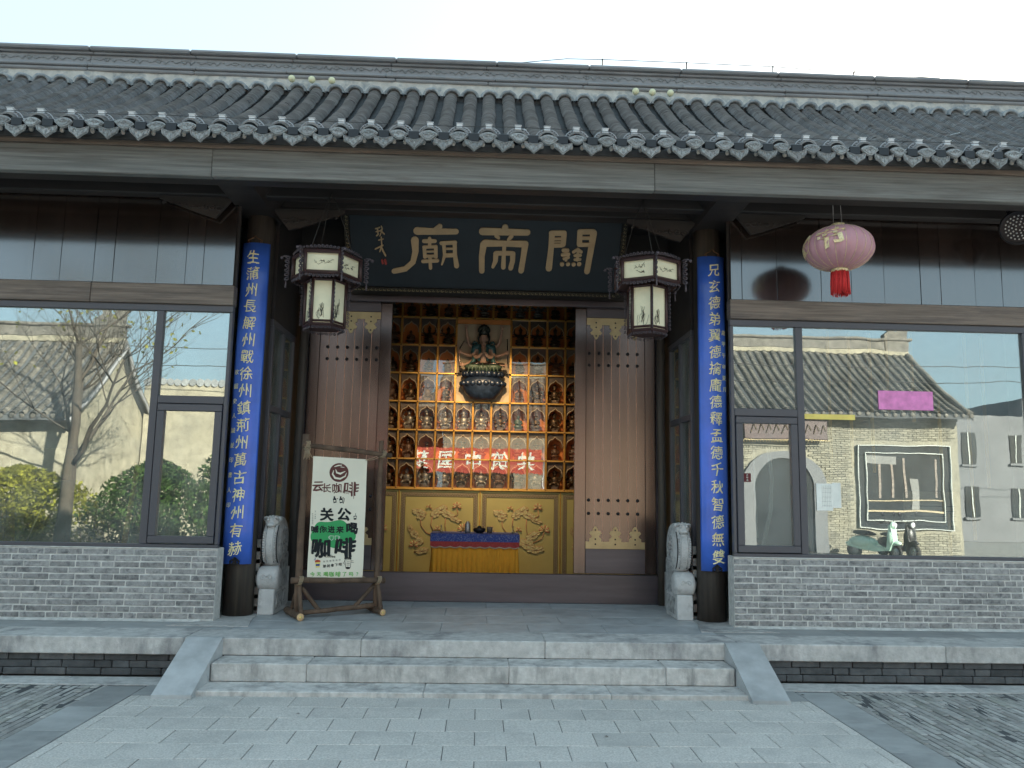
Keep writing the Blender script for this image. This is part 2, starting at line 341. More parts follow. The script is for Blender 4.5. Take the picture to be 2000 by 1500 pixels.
_tc = {}
def glyphs(text, size=1., ext=0., off=0., warp=0., res=3, seed=0):
    """flat letters in the xz plane (facing -y), centred on the origin; returns verts, faces"""
    key = (text, ext, off)
    if key not in _tc:
        cu = bpy.data.curves.new('t', 'FONT'); cu.body = text; cu.size = 1; cu.extrude = ext; cu.offset = off
        cu.resolution_u = res; cu.align_x = 'CENTER'
        ob = bpy.data.objects.new('t', cu); COL.objects.link(ob)
        dg = bpy.context.evaluated_depsgraph_get(); me = bpy.data.meshes.new_from_object(ob.evaluated_get(dg))
        vs = [v.co.copy() for v in me.vertices]; fs = [tuple(p.vertices) for p in me.polygons]
        bpy.data.objects.remove(ob); bpy.data.curves.remove(cu); bpy.data.meshes.remove(me)
        if vs:
            cx = (min(v.x for v in vs)+max(v.x for v in vs))/2; cy = (min(v.y for v in vs)+max(v.y for v in vs))/2
            vs = [Vector((v.x-cx, v.y-cy, v.z)) for v in vs]
        _tc[key] = (vs, fs)
    vs, fs = _tc[key]; r = random.Random(seed*7+len(text)+ord(text[0])); a, b, c, d = [r.uniform(0, 6.28) for _ in range(4)]
    o = []
    for v in vs:
        x = v.x+warp*(math.sin(v.y*7+a)*.6+math.sin(v.y*17+b)*.3)+warp*.5*v.y; y = v.y+warp*(math.sin(v.x*6+c)*.7+math.sin(v.x*15+d)*.3)+warp*.7*v.x
        o.append(Vector((x*size, -v.z*size, y*size)))
    return o, fs

# ------------------------------------------------------------------ ground
ZP = .337      # terrace floor
g = MB(); g.box(-150, 150, -150, 150, -.5, -.012).obj('ground', 'ground'); structure(bpy.data.objects['ground'])
pav = structure(bpy.data.objects.new('pavement', None)); COL.objects.link(pav)
# bed under the pieces, cut into sheets that do not overlap
MB().box(-6.4, 6.4, 3.6, 7.34, -.011, -.006).obj('joint_bed', 'pjoint', pav)
MB().box(-2.73, 2.73, -4.0, 3.594, -.011, 0).obj('granite_sheet', 'paver', pav)
pm = [MB().cbox(-.2015, .2015, -.1475, .1475, -.03, 0, .004, jit=.0008).mesh('paver', 'paver') for _ in range(5)]
ph = MB().cbox(-.1, .1, -.1475, .1475, -.03, 0, .004).mesh('paver', 'paver')
for r_ in range(11):
    yc = 6.56-.3*r_+(.0 if r_ else 0)
    off = (.204 if r_ % 2 else 0)
    for i in range(-7, 8):
        x = i*.408+off
        x0 = max(x-.2015, -2.726); x1 = min(x+.2015, 2.726)
        if x1-x0 < .05: continue
        if x1-x0 > .4: link('paver', random.choice(pm), pav, (x, yc, R(-.0015, .0015)))
        else: MB().cbox(x0, x1, yc-.1475, yc+.1475, -.03, 0, .004).obj('paver', 'paver', pav)
for s in (-1, 1):
    y = 7.0
    MB().box(min(s*2.534, s*2.726), max(s*2.534, s*2.726), 6.713, 7.045, -.03, .001).obj('kerb_slab', 'slab', pav)
    while y > 3.6:
        L = R(.55, .95); y0 = max(y-L, 3.6)
        if y0-3.6 < .3: y0 = 3.6
        MB().cbox(min(s*2.733, s*3.05), max(s*2.733, s*3.05), y0+.003, y, -.03, .002, .003).obj('kerb_slab', 'slab', pav); y = y0
    x = 2.54
    while x < 6.3:
        x2 = min(x+R(.8, 1.3), 6.3)
        MB().cbox(min(s*x, s*(x2-.004)), max(s*x, s*(x2-.004)), 7.05, 7.325, -.03, .003, .003).obj('kerb_slab', 'edge', pav); x = x2
    # bricks on edge
    bm_ = [MB().cbox(-.0255, .0255, -.117, .117, -.03, 0, .005, jit=.002).mesh('paving_brick', 'cobble') for _ in range(5)]
    cells = []
    xi = 0; x = 3.083
    while x < 6.35:
        y = 7.045-.12-(.12 if xi % 2 else 0)+R(-.02, .02)
        if xi % 2: cells.append((x, 7.0, .4))
        while y > 3.7: cells.append((x, y, 1)); y -= .242
        x += .0565; xi += 1
    def show(c):
        inview = c[0] < .64*(c[1]+.3) and c[1] > 4.6
        return (0 if inview else 1, c[1]*c[1]+c[0]*c[0])
    cells.sort(key=show); st = MB()
    for i, (x, y, l) in enumerate(cells):
        z = R(-.006, .002)
        if i < 290 and l == 1:
            link('paving_brick', random.choice(bm_), pav, (s*x, y, z), R(-.02, .02))
        else: st.cbox(s*x-.0255, s*x+.0255, y-.117*l, y+.117*l-(0 if l == 1 else .005), -.03, z, .004)
    st.obj('paving_brick_field', 'cobble', pav, kind='stuff')
    MB().box(min(s*2.73, s*6.4)+(.0 if s > 0 else 0), max(s*2.73, s*6.4), -4.0, 3.594, -.011, -.001).obj('side_sheet', 'cobble', pav)

# ------------------------------------------------------------------ terrace and steps
ter = structure(bpy.data.objects.new('stone_terrace', None)); COL.objects.link(ter)
MB().box(-7.4, 7.4, 7.5, 13.5, -.3, ZP-.02).obj('core', 'djoint', ter)
def run(name, m, xs, y0, y1, z0, z1, gap=.003, b=.007, jit=.0015, par=ter):
    for a, b_ in zip(xs[:-1], xs[1:]):
        MB().cbox(a+gap/2, b_-gap/2, y0, y1, z0, z1, b, jit=jit).obj(name, m, par)
run('edge_stone', 'edge', [-7.3, -5.9, -4.33, -4.22, -2.56, -1.02, .61, 2.36, 3.55+.7, 5.9, 7.3], 7.33, 7.79, .19, ZP)
run('step_stone', 'step', [-2.215, -1.42, .78-.5, 1.62, 2.215], 7.013, 7.335, .041, .189)
run('step_stone', 'step', [-2.24, -.42, 1.1, 2.24], 6.708, 7.1, -.05, .04)
for s in (-1, 1):
    a, b_ = sorted((s*2.222, s*2.53))
    MB().prism([(6.60, 0.0), (6.60, .03), (7.31, .345), (7.345, .345), (7.345, 0.0)], a, b_, 'yz').obj('cheek_stone', 'fslab', ter)
# dark brick courses under the edge
for s in (-1, 1):
    MB().box(min(s*2.5, s*7.2), max(s*2.5, s*7.2), 7.40, 7.5, 0, .189).obj('joint_backing', 'djoint', ter)
    n = 0
    for c, (z0, z1) in enumerate(((.004, .062), (.066, .126), (.130, .188))):
        x = 2.5+(.0, .13, .05)[c]
        while x < 7.1:
            L = random.choice((.3, .26, .15, .3, .28)); o = R(-.004, .004)
            a, b_ = sorted((s*x, s*(x+L-.007)))
            MB().cbox(a, b_, 7.375+o, 7.45, z0, z1, .006, jit=.002).obj('brick', 'dbrick', ter); x += L
# floor slabs on the terrace
for s in (-1, 1):
    run('floor_slab', 'slab', sorted([s*t for t in (2.3, 3.6, 4.9, 6.1, 7.3)]), 7.795, 8.25, .25, ZP-.002, b=.003, jit=.0005)
rows = [(7.795, 8.30), (8.30, 8.80), (8.80, 9.35), (9.35, 9.92)]
for k, (a, b_) in enumerate(rows):
    xs = [-2.3, -1.55, -.75, .1, .85, 1.6, 2.3] if k % 2 else [-2.3, -1.15, -.35, .5, 1.25, 2.3]
    run('floor_slab', 'fslab', xs, a+.002, b_-.002, .25, ZP-.002, b=.003, jit=.0005)
for s in (-1, 1):
    MB().prism([(s*2.18, 7.93), (s*2.95, 7.93), (s*2.72, 8.2), (s*2.72, 8.8), (s*2.28, 8.8), (s*2.28, 8.45)][::s], .3, ZP+.004, 'xy').obj('column_base_stone', 'edge', ter)

# ------------------------------------------------------------------ the hall
hall = thing('temple_hall', 'long single storey grey brick and dark timber temple hall with curved tiled roof', 'building')
YW = 8.2
def W(x): return x*YW/8.13
def WZ(z): return 1.65+(z-1.65)*YW/8.13
Z_SILL = 1.04; Z_WT = 3.515; Z_RAIL = 3.725
bmesh_by_len = {}
def brick_mesh(L, h=.052):
    k = round(L, 3)
    if k not in bmesh_by_len:
        bmesh_by_len[k] = [MB().cbox(0, L, 0, .1, 0, h, .004, jit=.0018).mesh('brick', 'brick') for _ in range(4)]
    return random.choice(bmesh_by_len[k])
NC = 11; CH = (Z_SILL-.012-ZP-.02)/NC
for s in (-1, 1):
    wall = MB().box(*sorted((s*2.61, s*5.86)), YW+.004, YW+.2, ZP-.01, Z_SILL-.002).obj('brick_wall', 'mortar', hall)
    st = MB()
    for c in range(NC):
        z = ZP+.02+c*CH; x = 2.60; first = True
        pat = (c*5) % 3
        while x < 5.85:
            L = (.12 if pat == 1 else (.185 if pat == 2 else .24)) if first else .24
            if R(0, 1) < .12 and not first: L = .115
            first = False; L = min(L, 5.855-x)
            if L < .03: break
            if abs(L-.24) < .001 or abs(L-.12) < .001 or abs(L-.115) < .001 or abs(L-.185) < .001:
                o = link('brick', brick_mesh(L, CH-.011), wall, (s*x if s > 0 else s*x-L, YW+R(-.002, .002), z))
            else: MB().cbox(*sorted((s*x, s*(x+L))), YW, YW+.1, z, z+CH-.011, .004).obj('brick', 'brick', wall)
            x += L+.010
    # end face of the wall next to the column and a lime fillet at the foot
    MB().box(*sorted((s*2.598, s*2.609)), YW+.004, YW+.2, ZP, Z_SILL-.004).obj('mortar_edge', 'mortar', hall)
    MB().prism([(YW-.05, ZP), (YW-.0, ZP+.018), (YW+.02, ZP+.018), (YW+.02, ZP)], *sorted((s*2.72, s*5.86)), 'yz').obj('mortar_foot', 'mortar', hall)
    MB().cbox(*sorted((s*2.60, s*5.86)), YW-.006, YW+.2, Z_SILL-.012, Z_SILL, .003).obj('wall_top_mortar', 'mortar', hall)
    # beyond the frame: end column and the next bay
    MB().lathe([(.15, ZP), (.15, 4.75)], 20, (s*6.02, 8.6, 0)).obj('column', 'column', hall)
    MB().box(*sorted((s*6.18, s*9.6)), YW, YW+.2, 0.0, 4.9).obj('side_wall', 'brick', hall)
    # dark planks above the windows
    x = 2.62; ws = [.32, .18, .30, .44, .20, .34, .28, .42, .24, .36, .3, .33, .3] if s < 0 else [.12, .38, .48, .33, .36, .40, .22, .38, .3, .4, .3]
    for L in ws:
        L = min(L, 6.1-x)
        if L < .04: break
        y = YW+R(-.003, .003)
        MB().cbox(*sorted((s*(x+.0015), s*(x+L-.0015))), y, y+.03, Z_RAIL+.003, 4.86, .002).obj('plank', 'plank', hall); x += L
    MB().box(*sorted((s*2.6, s*6.1)), YW+.04, YW+.08, Z_RAIL, 4.9).obj('plank_backing', 'dark', hall)
    xs = [2.60, 4.06, 6.1] if s < 0 else [2.60, 6.1]
    for a, b_ in zip(xs[:-1], xs[1:]):
        MB().cbox(*sorted((s*a+s*.002, s*b_-s*.002)), YW-.02, YW+.1, Z_WT+.002, Z_RAIL, .006, jit=.001).obj('rail_beam', 'rail', hall)
    # windows: outer frame, casement, panes
    win = thing('window', 'x', 'x'); del win['category']; win['label'] = ('wide grey framed window left of the entrance' if s < 0 else 'wide grey framed window right of the entrance'); win.parent = hall
    yf0, yf1 = YW+.012, YW+.075
    def fr(x0, x1, z0, z1, name='frame', y0=yf0, y1=yf1): return MB().cbox(*sorted((s*x0, s*x1)), y0, y1, z0, z1, .004).obj(name, 'alu', win)
    xa, xm, xb = 2.605, 3.345, 5.86
    fr(xa, xb, Z_WT-.068, Z_WT); fr(xa, xb, Z_SILL, Z_SILL+.035)
    fr(xa, xa+.035, Z_SILL+.037, Z_WT-.07); fr(xm-.037, xm+.037, Z_SILL+.037, Z_WT-.07); fr(xb-.08, xb, Z_SILL+.037, Z_WT-.07)
    fr(xa+.037, xm-.039, 2.487, 2.565)
    pn = MB().box(*sorted((s*(xm+.03), s*(xb-.07))), yf1-.03, yf1-.024, Z_SILL+.03, Z_WT-.06)
    pn.obj('pane', 'pane', win)
    MB().box(*sorted((s*(xa+.03), s*(xm-.03))), yf1-.031, yf1-.025, 2.56, Z_WT-.06).obj('pane', 'pane', win)
    cs = link('casement', None, win)
    cx0, cx1, cz0, cz1 = xa+.045, xm-.047, Z_SILL+.045, 2.479
    def cf(x0, x1, z0, z1): return MB().cbox(*sorted((s*x0, s*x1)), yf0-.014, yf1-.01, z0, z1, .005).obj('sash', 'alu', cs)
    cf(cx0, cx1, cz1-.07, cz1); cf(cx0, cx1, cz0, cz0+.07); cf(cx0, cx0+.07, cz0+.072, cz1-.072); cf(cx1-.07, cx1, cz0+.072, cz1-.072)
    MB().box(*sorted((s*(cx0+.06), s*(cx1-.06))), yf1-.04, yf1-.034, cz0+.06, cz1-.06).obj('pane', 'pane', cs)
    # columns beside the entrance
    cpts = [(.152, ZP+.003)]+[(.152+.004*math.sin(z*3), z) for z in (1, 1.8, 2.6, 3.4, 4.2)]+[(.15, 4.8)]
    MB().lathe(cpts, 28, (s*2.49, 8.645, 0)).obj('column', 'column', hall)
    # bracket over the column
    MB().prism([(s*2.49-.17, 4.6), (s*2.49-.38, 4.95), (s*2.49+.38, 4.95), (s*2.49+.17, 4.6)], 7.5, 8.8).obj('column_bracket', 'dark', hall)
    # side return of the recess: brick, frame, glass
    x0 = s*2.335; sg = MB()
    MB().box(*sorted((x0, s*2.6)), 8.8, 9.86, ZP, 1.1).obj('return_wall', 'mortar', hall)
    rw = bpy.data.objects['return_wall'] if s < 0 else [o for o in bpy.data.objects if o.name.startswith('return_wall')][-1]
    for c in range(11):
        z = ZP+.02+c*CH; y = 8.8+(.06 if c % 2 else 0)
        while y < 9.8:
            L = min(.24, 9.85-y)
            MB().cbox(*sorted((x0-s*.01, x0+s*.05)), y, y+L, z, z+CH-.011, .004).obj('brick', 'brick', rw); y += .25
    rwn = link('side_window', None, hall, label=('narrow side window in the left wall of the recess' if s < 0 else 'narrow side window in the right wall of the recess'))
    def sf(y0, y1, z0, z1): MB().cbox(*sorted((x0, x0+s*.06)), y0, y1, z0, z1, .004).obj('frame', 'alu', rwn)
    sf(8.8, 9.86, 3.44, 3.51); sf(8.8, 9.86, 1.1, 1.16); sf(8.8, 8.86, 1.162, 3.438); sf(9.29, 9.35, 1.162, 3.438); sf(9.8, 9.86, 1.162, 3.438); sf(8.862, 9.288, 2.49, 2.56); sf(9.352, 9.798, 2.49, 2.56)
    MB().box(*sorted((x0+s*.03, x0+s*.036)), 8.83, 9.83, 1.12, 3.47).obj('pane', 'pane', rwn)
    MB().box(*sorted((x0, s*2.45)), 8.8, 9.9, 3.512, 5.0).obj('upper_side_board', 'dark', hall)
    MB().tube([(s*2.22, 9.78, ZP), (s*2.225, 9.78, 1.5), (s*2.215, 9.78, 2.8), (s*2.22, 9.78, 4.3)], [.055, .05, .052, .05], 10).obj('door_post', 'column', hall)

# beams, ceiling
for a, b_ in ((-9.6, -5.6), (-5.6, -2.535), (-2.535, 1.565), (1.565, 5.9), (5.9, 9.6)):
    MB().cbox(a+.0015, b_-.0015, 7.1, 7.18, 4.472, 4.735, .006, jit=.0015).obj('eave_beam', 'fascia', hall)
MB().cbox(-9.6, 9.6, 7.182, 7.38, 4.49, 4.735, .01).obj('painted_beam_shade', 'dark', hall)  # rear of the beam, coloured dark to stand in for shade underneath
MB().box(-9.6, 9.6, 7.08, 7.38, 4.737, 4.80).obj('eave_board', 'rail', hall)
MB().box(-9.6, 9.6, 7.38, 9.9, 4.95, 5.0).obj('ceiling', 'dark', hall)
MB().cbox(-9.6, 9.6, 8.03, 8.17, 4.64, 4.93, .01).obj('lintel_beam', 'dark', hall)
MB().cbox(-2.33, 2.33, 8.5, 8.7, 4.7, 4.93, .01).obj('tie_beam', 'dark', hall)
MB().box(-2.33, 2.33, 9.83, 10.0, 4.06, 5.0).obj('door_lintel', 'dark', hall)
MB().cbox(-2.2, 2.2, 9.79, 9.84, 3.98, 4.06, .006).obj('lintel_trim', 'bronzed', hall)
# carved wing brackets each side of the columns
def wing(x, sgn, y):
    b = MB()
    b.prism([(x, 4.62), (x+sgn*.16, 4.42), (x+sgn*.3, 4.46), (x+sgn*.75, 4.62), (x+sgn*.75, 4.66), (x, 4.66)][::sgn], y-.02, y+.02)
    for k in range(9):
        cx = x+sgn*(.12+.07*k); cz = 4.575-.06*(1-k/9)
        pts = [(cx+.045*math.cos(t)*(1-t/9), y-.024, cz+.035*math.sin(t)*(1-t/9)) for t in [q*.8+k for q in range(8)]]
        b.tube(pts, .011, 5)
    return b.obj('carved_bracket', 'dark', hall)
for s in (-1, 1):
    wing(s*2.66, s, 8.12); wing(s*2.3, -s, 8.45)

# ------------------------------------------------------------------ doors
YD = 9.88
for s in (-1, 1):
    leaf = link('door_leaf', None, hall, label=('left bronze door leaf' if s < 0 else 'right bronze door leaf'))
    a, b_ = sorted((s*1.155, s*2.17))
    MB().box(a, b_, YD+.02, YD+.06, .685, 4.06).obj('backing_sheet', 'bronze', leaf)
    MB().cbox(*sorted((s*1.155, s*1.295)), YD, YD+.02, .685, 4.06, .004).obj('stile', 'bronze', leaf)
    MB().cbox(*sorted((s*2.04, s*2.17)), YD, YD+.02, .685, 4.06, .004).obj('stile', 'bronze', leaf)
    n = 7; wv = (2.035-1.3)/n
    for k in range(n):
        x0 = 1.3+k*wv
        MB().cbox(*sorted((s*(x0+.0005), s*(x0+wv-.0005))), YD+.006, YD+.02, .99, 3.86, .0008).obj('door_board', 'bronze', leaf)
        if k: MB().box(*sorted((s*(x0-.003), s*(x0+.003))), YD+.004, YD+.019, .99, 3.86).obj('seam', 'seam', leaf)
    MB().cbox(*sorted((s*1.3, s*2.035)), YD+.004, YD+.02, .69, .985, .004).obj('kick_plate', 'bronzed', leaf)
    MB().cbox(*sorted((s*1.3, s*2.035)), YD+.004, YD+.02, 3.865, 4.055, .004).obj('top_plate', 'bronzed', leaf)
    def finial(cx, base, up):
        f = []
        for dx, dz in ((-.075, 0), (-.075, .05), (-.055, .065), (-.04, .09), (-.055, .11), (-.075, .14), (-.06, .175), (-.035, .18), (-.03, .21), (-.015, .245), (0, .26)):
            f.append((dx, dz))
        f = [(dx, dz*.72) for dx, dz in f]; f = f+[(-dx, dz) for dx, dz in f[-2::-1]]
        return [(cx+dx, base+up*dz) for dx, dz in f]
    for up, base in ((1, 1.07), (-1, 3.77)):
        b = MB()
        x0_, x1_ = sorted((s*1.3, s*2.03))
        if up > 0: b.box(x0_, x1_, YD-.004, YD+.003, .985, base)
        else: b.box(x0_, x1_, YD-.004, YD+.003, base, 3.86)
        for k in range(3):
            p = finial(s*(1.42+.245*k), base, up)
            b.prism(p, YD-.0035, YD+.0025)
        b.obj('brass_plate', 'brass', leaf)
        for k in range(3):
            for zz in (base-up*.03, base+up*.03, base+up*.14):
                MB().ball((s*(1.42+.245*k), YD-.006, zz), .011, 8, 4, (1, .5, 1)).obj('stud', 'stud', leaf)
    sm = MB().ball((0, 0, 0), .021, 10, 5, (1, .7, 1)).mesh('stud', 'stud')
    for zz in (3.405, 3.255, 1.572, 1.41):
        for k in range(6): link('stud', sm, leaf, (s*(1.335+.1215*k), YD-.002, zz))
MB().cbox(-2.25, 2.25, YD-.06, YD+.01, ZP, .68, .006).obj('threshold', 'bronzed', hall)
MB().box(-2.25, -2.175, YD-.01, YD+.05, .685, 4.06).obj('door_jamb', 'bronzed', hall)
MB().box(2.175, 2.25, YD-.01, YD+.05, .685, 4.06).obj('door_jamb', 'bronzed', hall)

# ------------------------------------------------------------------ interior shell
MB().box(-2.38, 2.38, 9.93, 13.3, ZP-.015, ZP).box(-6.1, -2.6, 8.42, 13.3, ZP-.015, ZP+.002).box(2.6, 6.1, 8.42, 13.3, ZP-.015, ZP+.002).obj('interior_floor', 'drkfl', hall)
MB().box(-9.6, 9.6, 13.3, 13.5, 0, 5.2).obj('back_wall', 'drkwl', hall)
MB().box(-9.6, -9.4, 8.45, 13.3, 0, 5.2).obj('end_wall', 'drkwl', hall)
MB().box(9.4, 9.6, 8.45, 13.3, 0, 5.2).obj('end_wall', 'drkwl', hall)
MB().box(-9.6, 9.6, 10.0, 13.3, 4.95, 5.0).obj('interior_ceiling', 'dark', hall)
for s in (-1, 1):
    MB().box(*sorted((s*2.4, s*2.5)), 10.02, 13.3, ZP, 4.94).obj('partition_wall', 'drkwl', hall)

# ------------------------------------------------------------------ roof
roof = link('roof', None, hall)
Y0, Z0, Y1 = 6.93, 4.90, 10.72
def prof(y):
    t = y-Y0; return Z0+.33*t+.0752*t*t
def slope(y): return math.atan(.33+.1504*(y-Y0))
SP = .27
dk = MB(); ys = [7.0+(Y1-7.0+.2)*i/14 for i in range(15)]
v = []; 
for y in ys: v += [(-9.8, y, prof(y)-.10), (9.8, y, prof(y)-.10)]
for y in ys: v += [(-9.8, y, prof(y)-.17), (9.8, y, prof(y)-.17)]
f = []; n2 = len(ys)*2
for i in range(len(ys)-1):
    a = 2*i; f += [(a, a+1, a+3, a+2), (n2+a, n2+a+2, n2+a+3, n2+a+1)]
f += [(0, n2, n2+1, 1), (n2-2, n2-1, 2*n2-1, 2*n2-2)]
f += [(2*i, 2*i+2, n2+2*i+2, n2+2*i) for i in range(len(ys)-1)]+[(2*i+1, n2+2*i+1, n2+2*i+3, 2*i+3) for i in range(len(ys)-1)]
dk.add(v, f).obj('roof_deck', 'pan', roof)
MB().prism([(Y1, 5.0), (Y1, prof(Y1)-.02), (Y1+.5, prof(Y1)-.02), (15.2, 4.9), (15.2, 4.75), (9.9, 4.9)], -9.7, 9.7, 'yz').obj('rear_slope', 'pan', roof)
def tile_row(kind):
    b = MB(); y = Y0
    L = .047; rnd = random.Random(random.random()); jx = 0; jt = 0; step = 0
    while y < Y1:
        sl = slope(y); d = Vector((0, math.cos(sl), math.sin(sl))); nrm = Vector((0, -math.sin(sl), math.cos(sl)))
        jx = jx*.86+rnd.uniform(-.0035, .0035); th = rnd.uniform(-.06, .06)
        if rnd.random() < .09: step = rnd.uniform(.0, .012)
        P0 = Vector((jx, y, prof(y)))
        nseg = 7; rad = .093*(1+rnd.uniform(-.03, .03)); half = 1.42 if kind == 'cover' else .6; lift = rnd.uniform(0, .004)+step
        thk = .015; ln = L*1.6
        vs = []
        for q, (off, dl) in enumerate(((0, 0), (-thk, 0), (-thk*.9, ln), (-.002-thk*.4, ln))):
            for k in range(nseg+1):
                t = -half+2*half*k/nseg
                if kind == 'cover':
                    p = Vector((math.sin(t)*(rad+off), 0, 0))+nrm*(math.cos(t)*(rad+off)-rad+.028+lift)
                    # front edge lifted, tail dives under the next tile
                    p += nrm*(.010 if dl == 0 else -.012)
                else:
                    p = Vector((math.sin(t)*(.16+(-off if q < 3 else .0)), 0, 0))-nrm*(math.cos(t)*.16-.16+.095-lift+(thk if off else 0)*.8)
                    p += nrm*(.008 if dl == 0 else -.012)
                vs.append(P0+p+d*dl+Vector((0, th*math.sin(t)*.05, 0)))
        m = nseg+1; fs = []
        for k in range(nseg):
            fs.append((k, k+1, m+k+1, m+k)); fs.append((k, 3*m+k, 3*m+k+1, k+1))
        b.add(vs, fs, False)
        b.sm[-len(fs):] = [False, True]*nseg
        y += L*math.cos(sl)*(1+rnd.uniform(-.12, .12))
    return b
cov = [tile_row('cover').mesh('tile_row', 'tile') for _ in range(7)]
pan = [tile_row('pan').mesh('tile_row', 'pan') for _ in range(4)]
NR = 31
# --- eave pieces
def almond():
    b = MB(); n = 18; P = []
    for k in range(n+1):
        t = -1+2*k/n; P.append((t*.086, .040*math.cos(t*PI/2)**.8))
    for k in range(n-1, 0, -1):
        t = -1+2*k/n; P.append((t*.086, -.058*(math.cos(t*PI/2)**1.1)))
    b.prism(P, -.012, .012)
    P2 = [(x*.84, z*.78-.002) for x, z in P]; b.prism(P2, -.018, -.010)
    for k in range(5):
        a = -.05+.025*k
        b.tube([(a, -.02, -.02+.006*(k % 2)), (a+.008, -.021, .008), (a+.018, -.02, -.004)], .0035, 4)
    b.tube([(.03*math.cos(t)*(1-t/8), -.021, .004+.014*math.sin(t)) for t in [q*.7 for q in range(8)]], .003, 4)
    return b.mesh('eave_disc', 'eavet')
def drip():
    b = MB(); P = []
    for k in range(11): t = -1+.2*k; P.append((t*.088, .045-.028*math.cos(t*PI/2)))
    P += [(.088, .02), (.078, -.012), (.052, -.03), (.030, -.048), (0, -.078), (-.030, -.048), (-.052, -.03), (-.078, -.012), (-.088, .02)]
    b.prism(P[::-1], -.010, .010); 
    b.tube([(x*.86, -.013, z*.84-.002) for x, z in P], .0045, 4, closed=True)
    for s in (-1, 1): b.tube([(s*(.035-.016*math.cos(t)*(1-t/8)), -.014, -.005+.014*math.sin(t)) for t in [q*.8 for q in range(7)]], .0038, 4)
    b.tube([(0, -.013, .0), (0, -.014, -.045)], .004, 4)
    return b.mesh('drip_tile', 'eavet')
def fanarch():
    b = MB(); pts = [(.105*math.cos(t), 0, .088*math.sin(t)) for t in [PI*(.04+.92*q/12) for q in range(13)]]
    b.tube(pts, .0065, 6)
    for q in range(9):
        if q == 4: continue
        t = PI*(.1+.8*q/8); b.tube([(.103*math.cos(t), 0, .086*math.sin(t)), (.078*math.cos(t), -.02, .062*math.sin(t))], .0045, 4)
    b.tube([(.076*math.cos(t), -.022, .06*math.sin(t)) for t in [PI*(.06+.88*q/10) for q in range(11)]], .005, 5)
    return b.mesh('tile_clip', 'wire')
am, dm, fm = almond(), drip(), fanarch()
lb = MB().cbox(-.027, .027, -.02, .02, -.02, .02, .004).cbox(-.033, .033, -.024, .024, .019, .026, .002).mesh('lamp_box', 'white')
bbx = MB().cbox(-.048, .048, -.05, .05, -.042, .035, .004).mesh('lamp_housing', 'black')
wb = MB().ball((0, 0, 0), .028, 10, 6, (1, 1, .9)).mesh('lamp_cap', 'white')
capm = []
for q in range(4):
    b = MB(); n = 12
    o_ = [(.125*math.cos(t)*(1+R(-.05, .05)), .112*math.sin(t)*(1+R(-.06, .06))) for t in [PI*k/n for k in range(n+1)]]
    i_ = [(.093*math.cos(t), .075*math.sin(t)) for t in [PI*k/n for k in range(n+1)]]
    P = o_+i_[::-1]; vs = [(x, -.05, z-.04) for x, z in P]+[(x, .1, z-.04) for x, z in P]; m_ = n+1; fs = []
    for k in range(n):
        fs += [(k, k+1, 2*m_-2-k, 2*m_-1-k), (k, k+2*m_, k+1+2*m_, k+1), (2*m_-1-k, 2*m_-2-k, 4*m_-2-k, 4*m_-1-k)]
    b.add(vs, fs, True); capm.append(b.mesh('ridge_cap', 'rcap'))
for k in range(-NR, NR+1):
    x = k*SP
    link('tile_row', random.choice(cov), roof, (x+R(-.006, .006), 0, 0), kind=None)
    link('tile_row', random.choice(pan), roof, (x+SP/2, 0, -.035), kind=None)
    o = link('eave_disc', am, roof, (x+R(-.008, .008), Y0-.055+R(-.012, .008), Z0-.062+R(-.006, .006))); o.rotation_euler = (-.22+R(-.1, .1), R(-.09, .09), R(-.1, .1))
    o = link('drip_tile', dm, roof, (x+SP/2+R(-.008, .008), Y0-.06+R(-.012, .008), Z0-.135+R(-.006, .006))); o.rotation_euler = (-.12+R(-.1, .1), R(-.08, .08), R(-.1, .1))
    o = link('tile_clip', fm, roof, (x+.004, Y0+.07, Z0+.0)); 
    link('lamp_box', lb, roof, (x, Y0+.06, Z0+.083))
    link('lamp_housing', bbx, roof, (x+SP/2, Y0-.02, Z0-.07))
    link('lamp_cap', wb, roof, (x+SP/2, Y0+.03, Z0-.025))
    o = link('ridge_cap', random.choice(capm), roof, (x+R(-.008, .008), Y1-.045, prof(Y1)-.015)); o.rotation_euler = (.2, R(-.05, .05), 0)
MB().tube([(-8.4+i*.27*2, Y0+.01, Z0+.065+R(-.008, .012)) for i in range(32)], .003, 4).obj('lamp_cable', 'cable', roof)
# mortar behind the eave tiles
b = MB()
for k in range(-NR, NR+1): b.ball((k*SP+SP/2-.085, Y0+.02, Z0-.10), .026, 6, 4, (.8, 1, 1)); b.ball((k*SP+SP/2+.085, Y0+.02, Z0-.10), .026, 6, 4, (.8, 1, 1))
b.obj('eave_mortar', 'plaster', roof, kind='stuff')
# ridge: plaster band, mouldings, carved frieze, coping
ZR = prof(Y1)
b = MB(); n = 120
for q, (z0_, y0_) in enumerate(((ZR-.1, Y1+.02), (ZR+.235, Y1+.09))):
    for k in range(n+1): b.v.append((-9.8+19.6*k/n, y0_+R(-.008, .008), z0_))
b.f += [(k, k+1, n+2+k, n+1+k) for k in range(n)]; b.sm += [True]*n
b.obj('ridge_plaster', 'plaster', roof)
def band(y, z0, z1, m, nm, b_=.006, xs=None):
    xs = xs or [-9.8]+[-9.8+1.4*i+R(-.1, .1) for i in range(1, 14)]+[9.8]
    for a, c in zip(xs[:-1], xs[1:]): MB().cbox(a+.001, c-.001, y, 11.3, z0, z1, b_, jit=.002).obj(nm, m, roof)
zb = ZR+.205
band(Y1+.05, zb, zb+.05, 'ridge', 'ridge_moulding', .015)
band(Y1+.02, zb+.051, zb+.085, 'ridge', 'ridge_moulding', .012)
band(Y1+.07, zb+.086, zb+.125, 'ridge', 'ridge_moulding', .012)
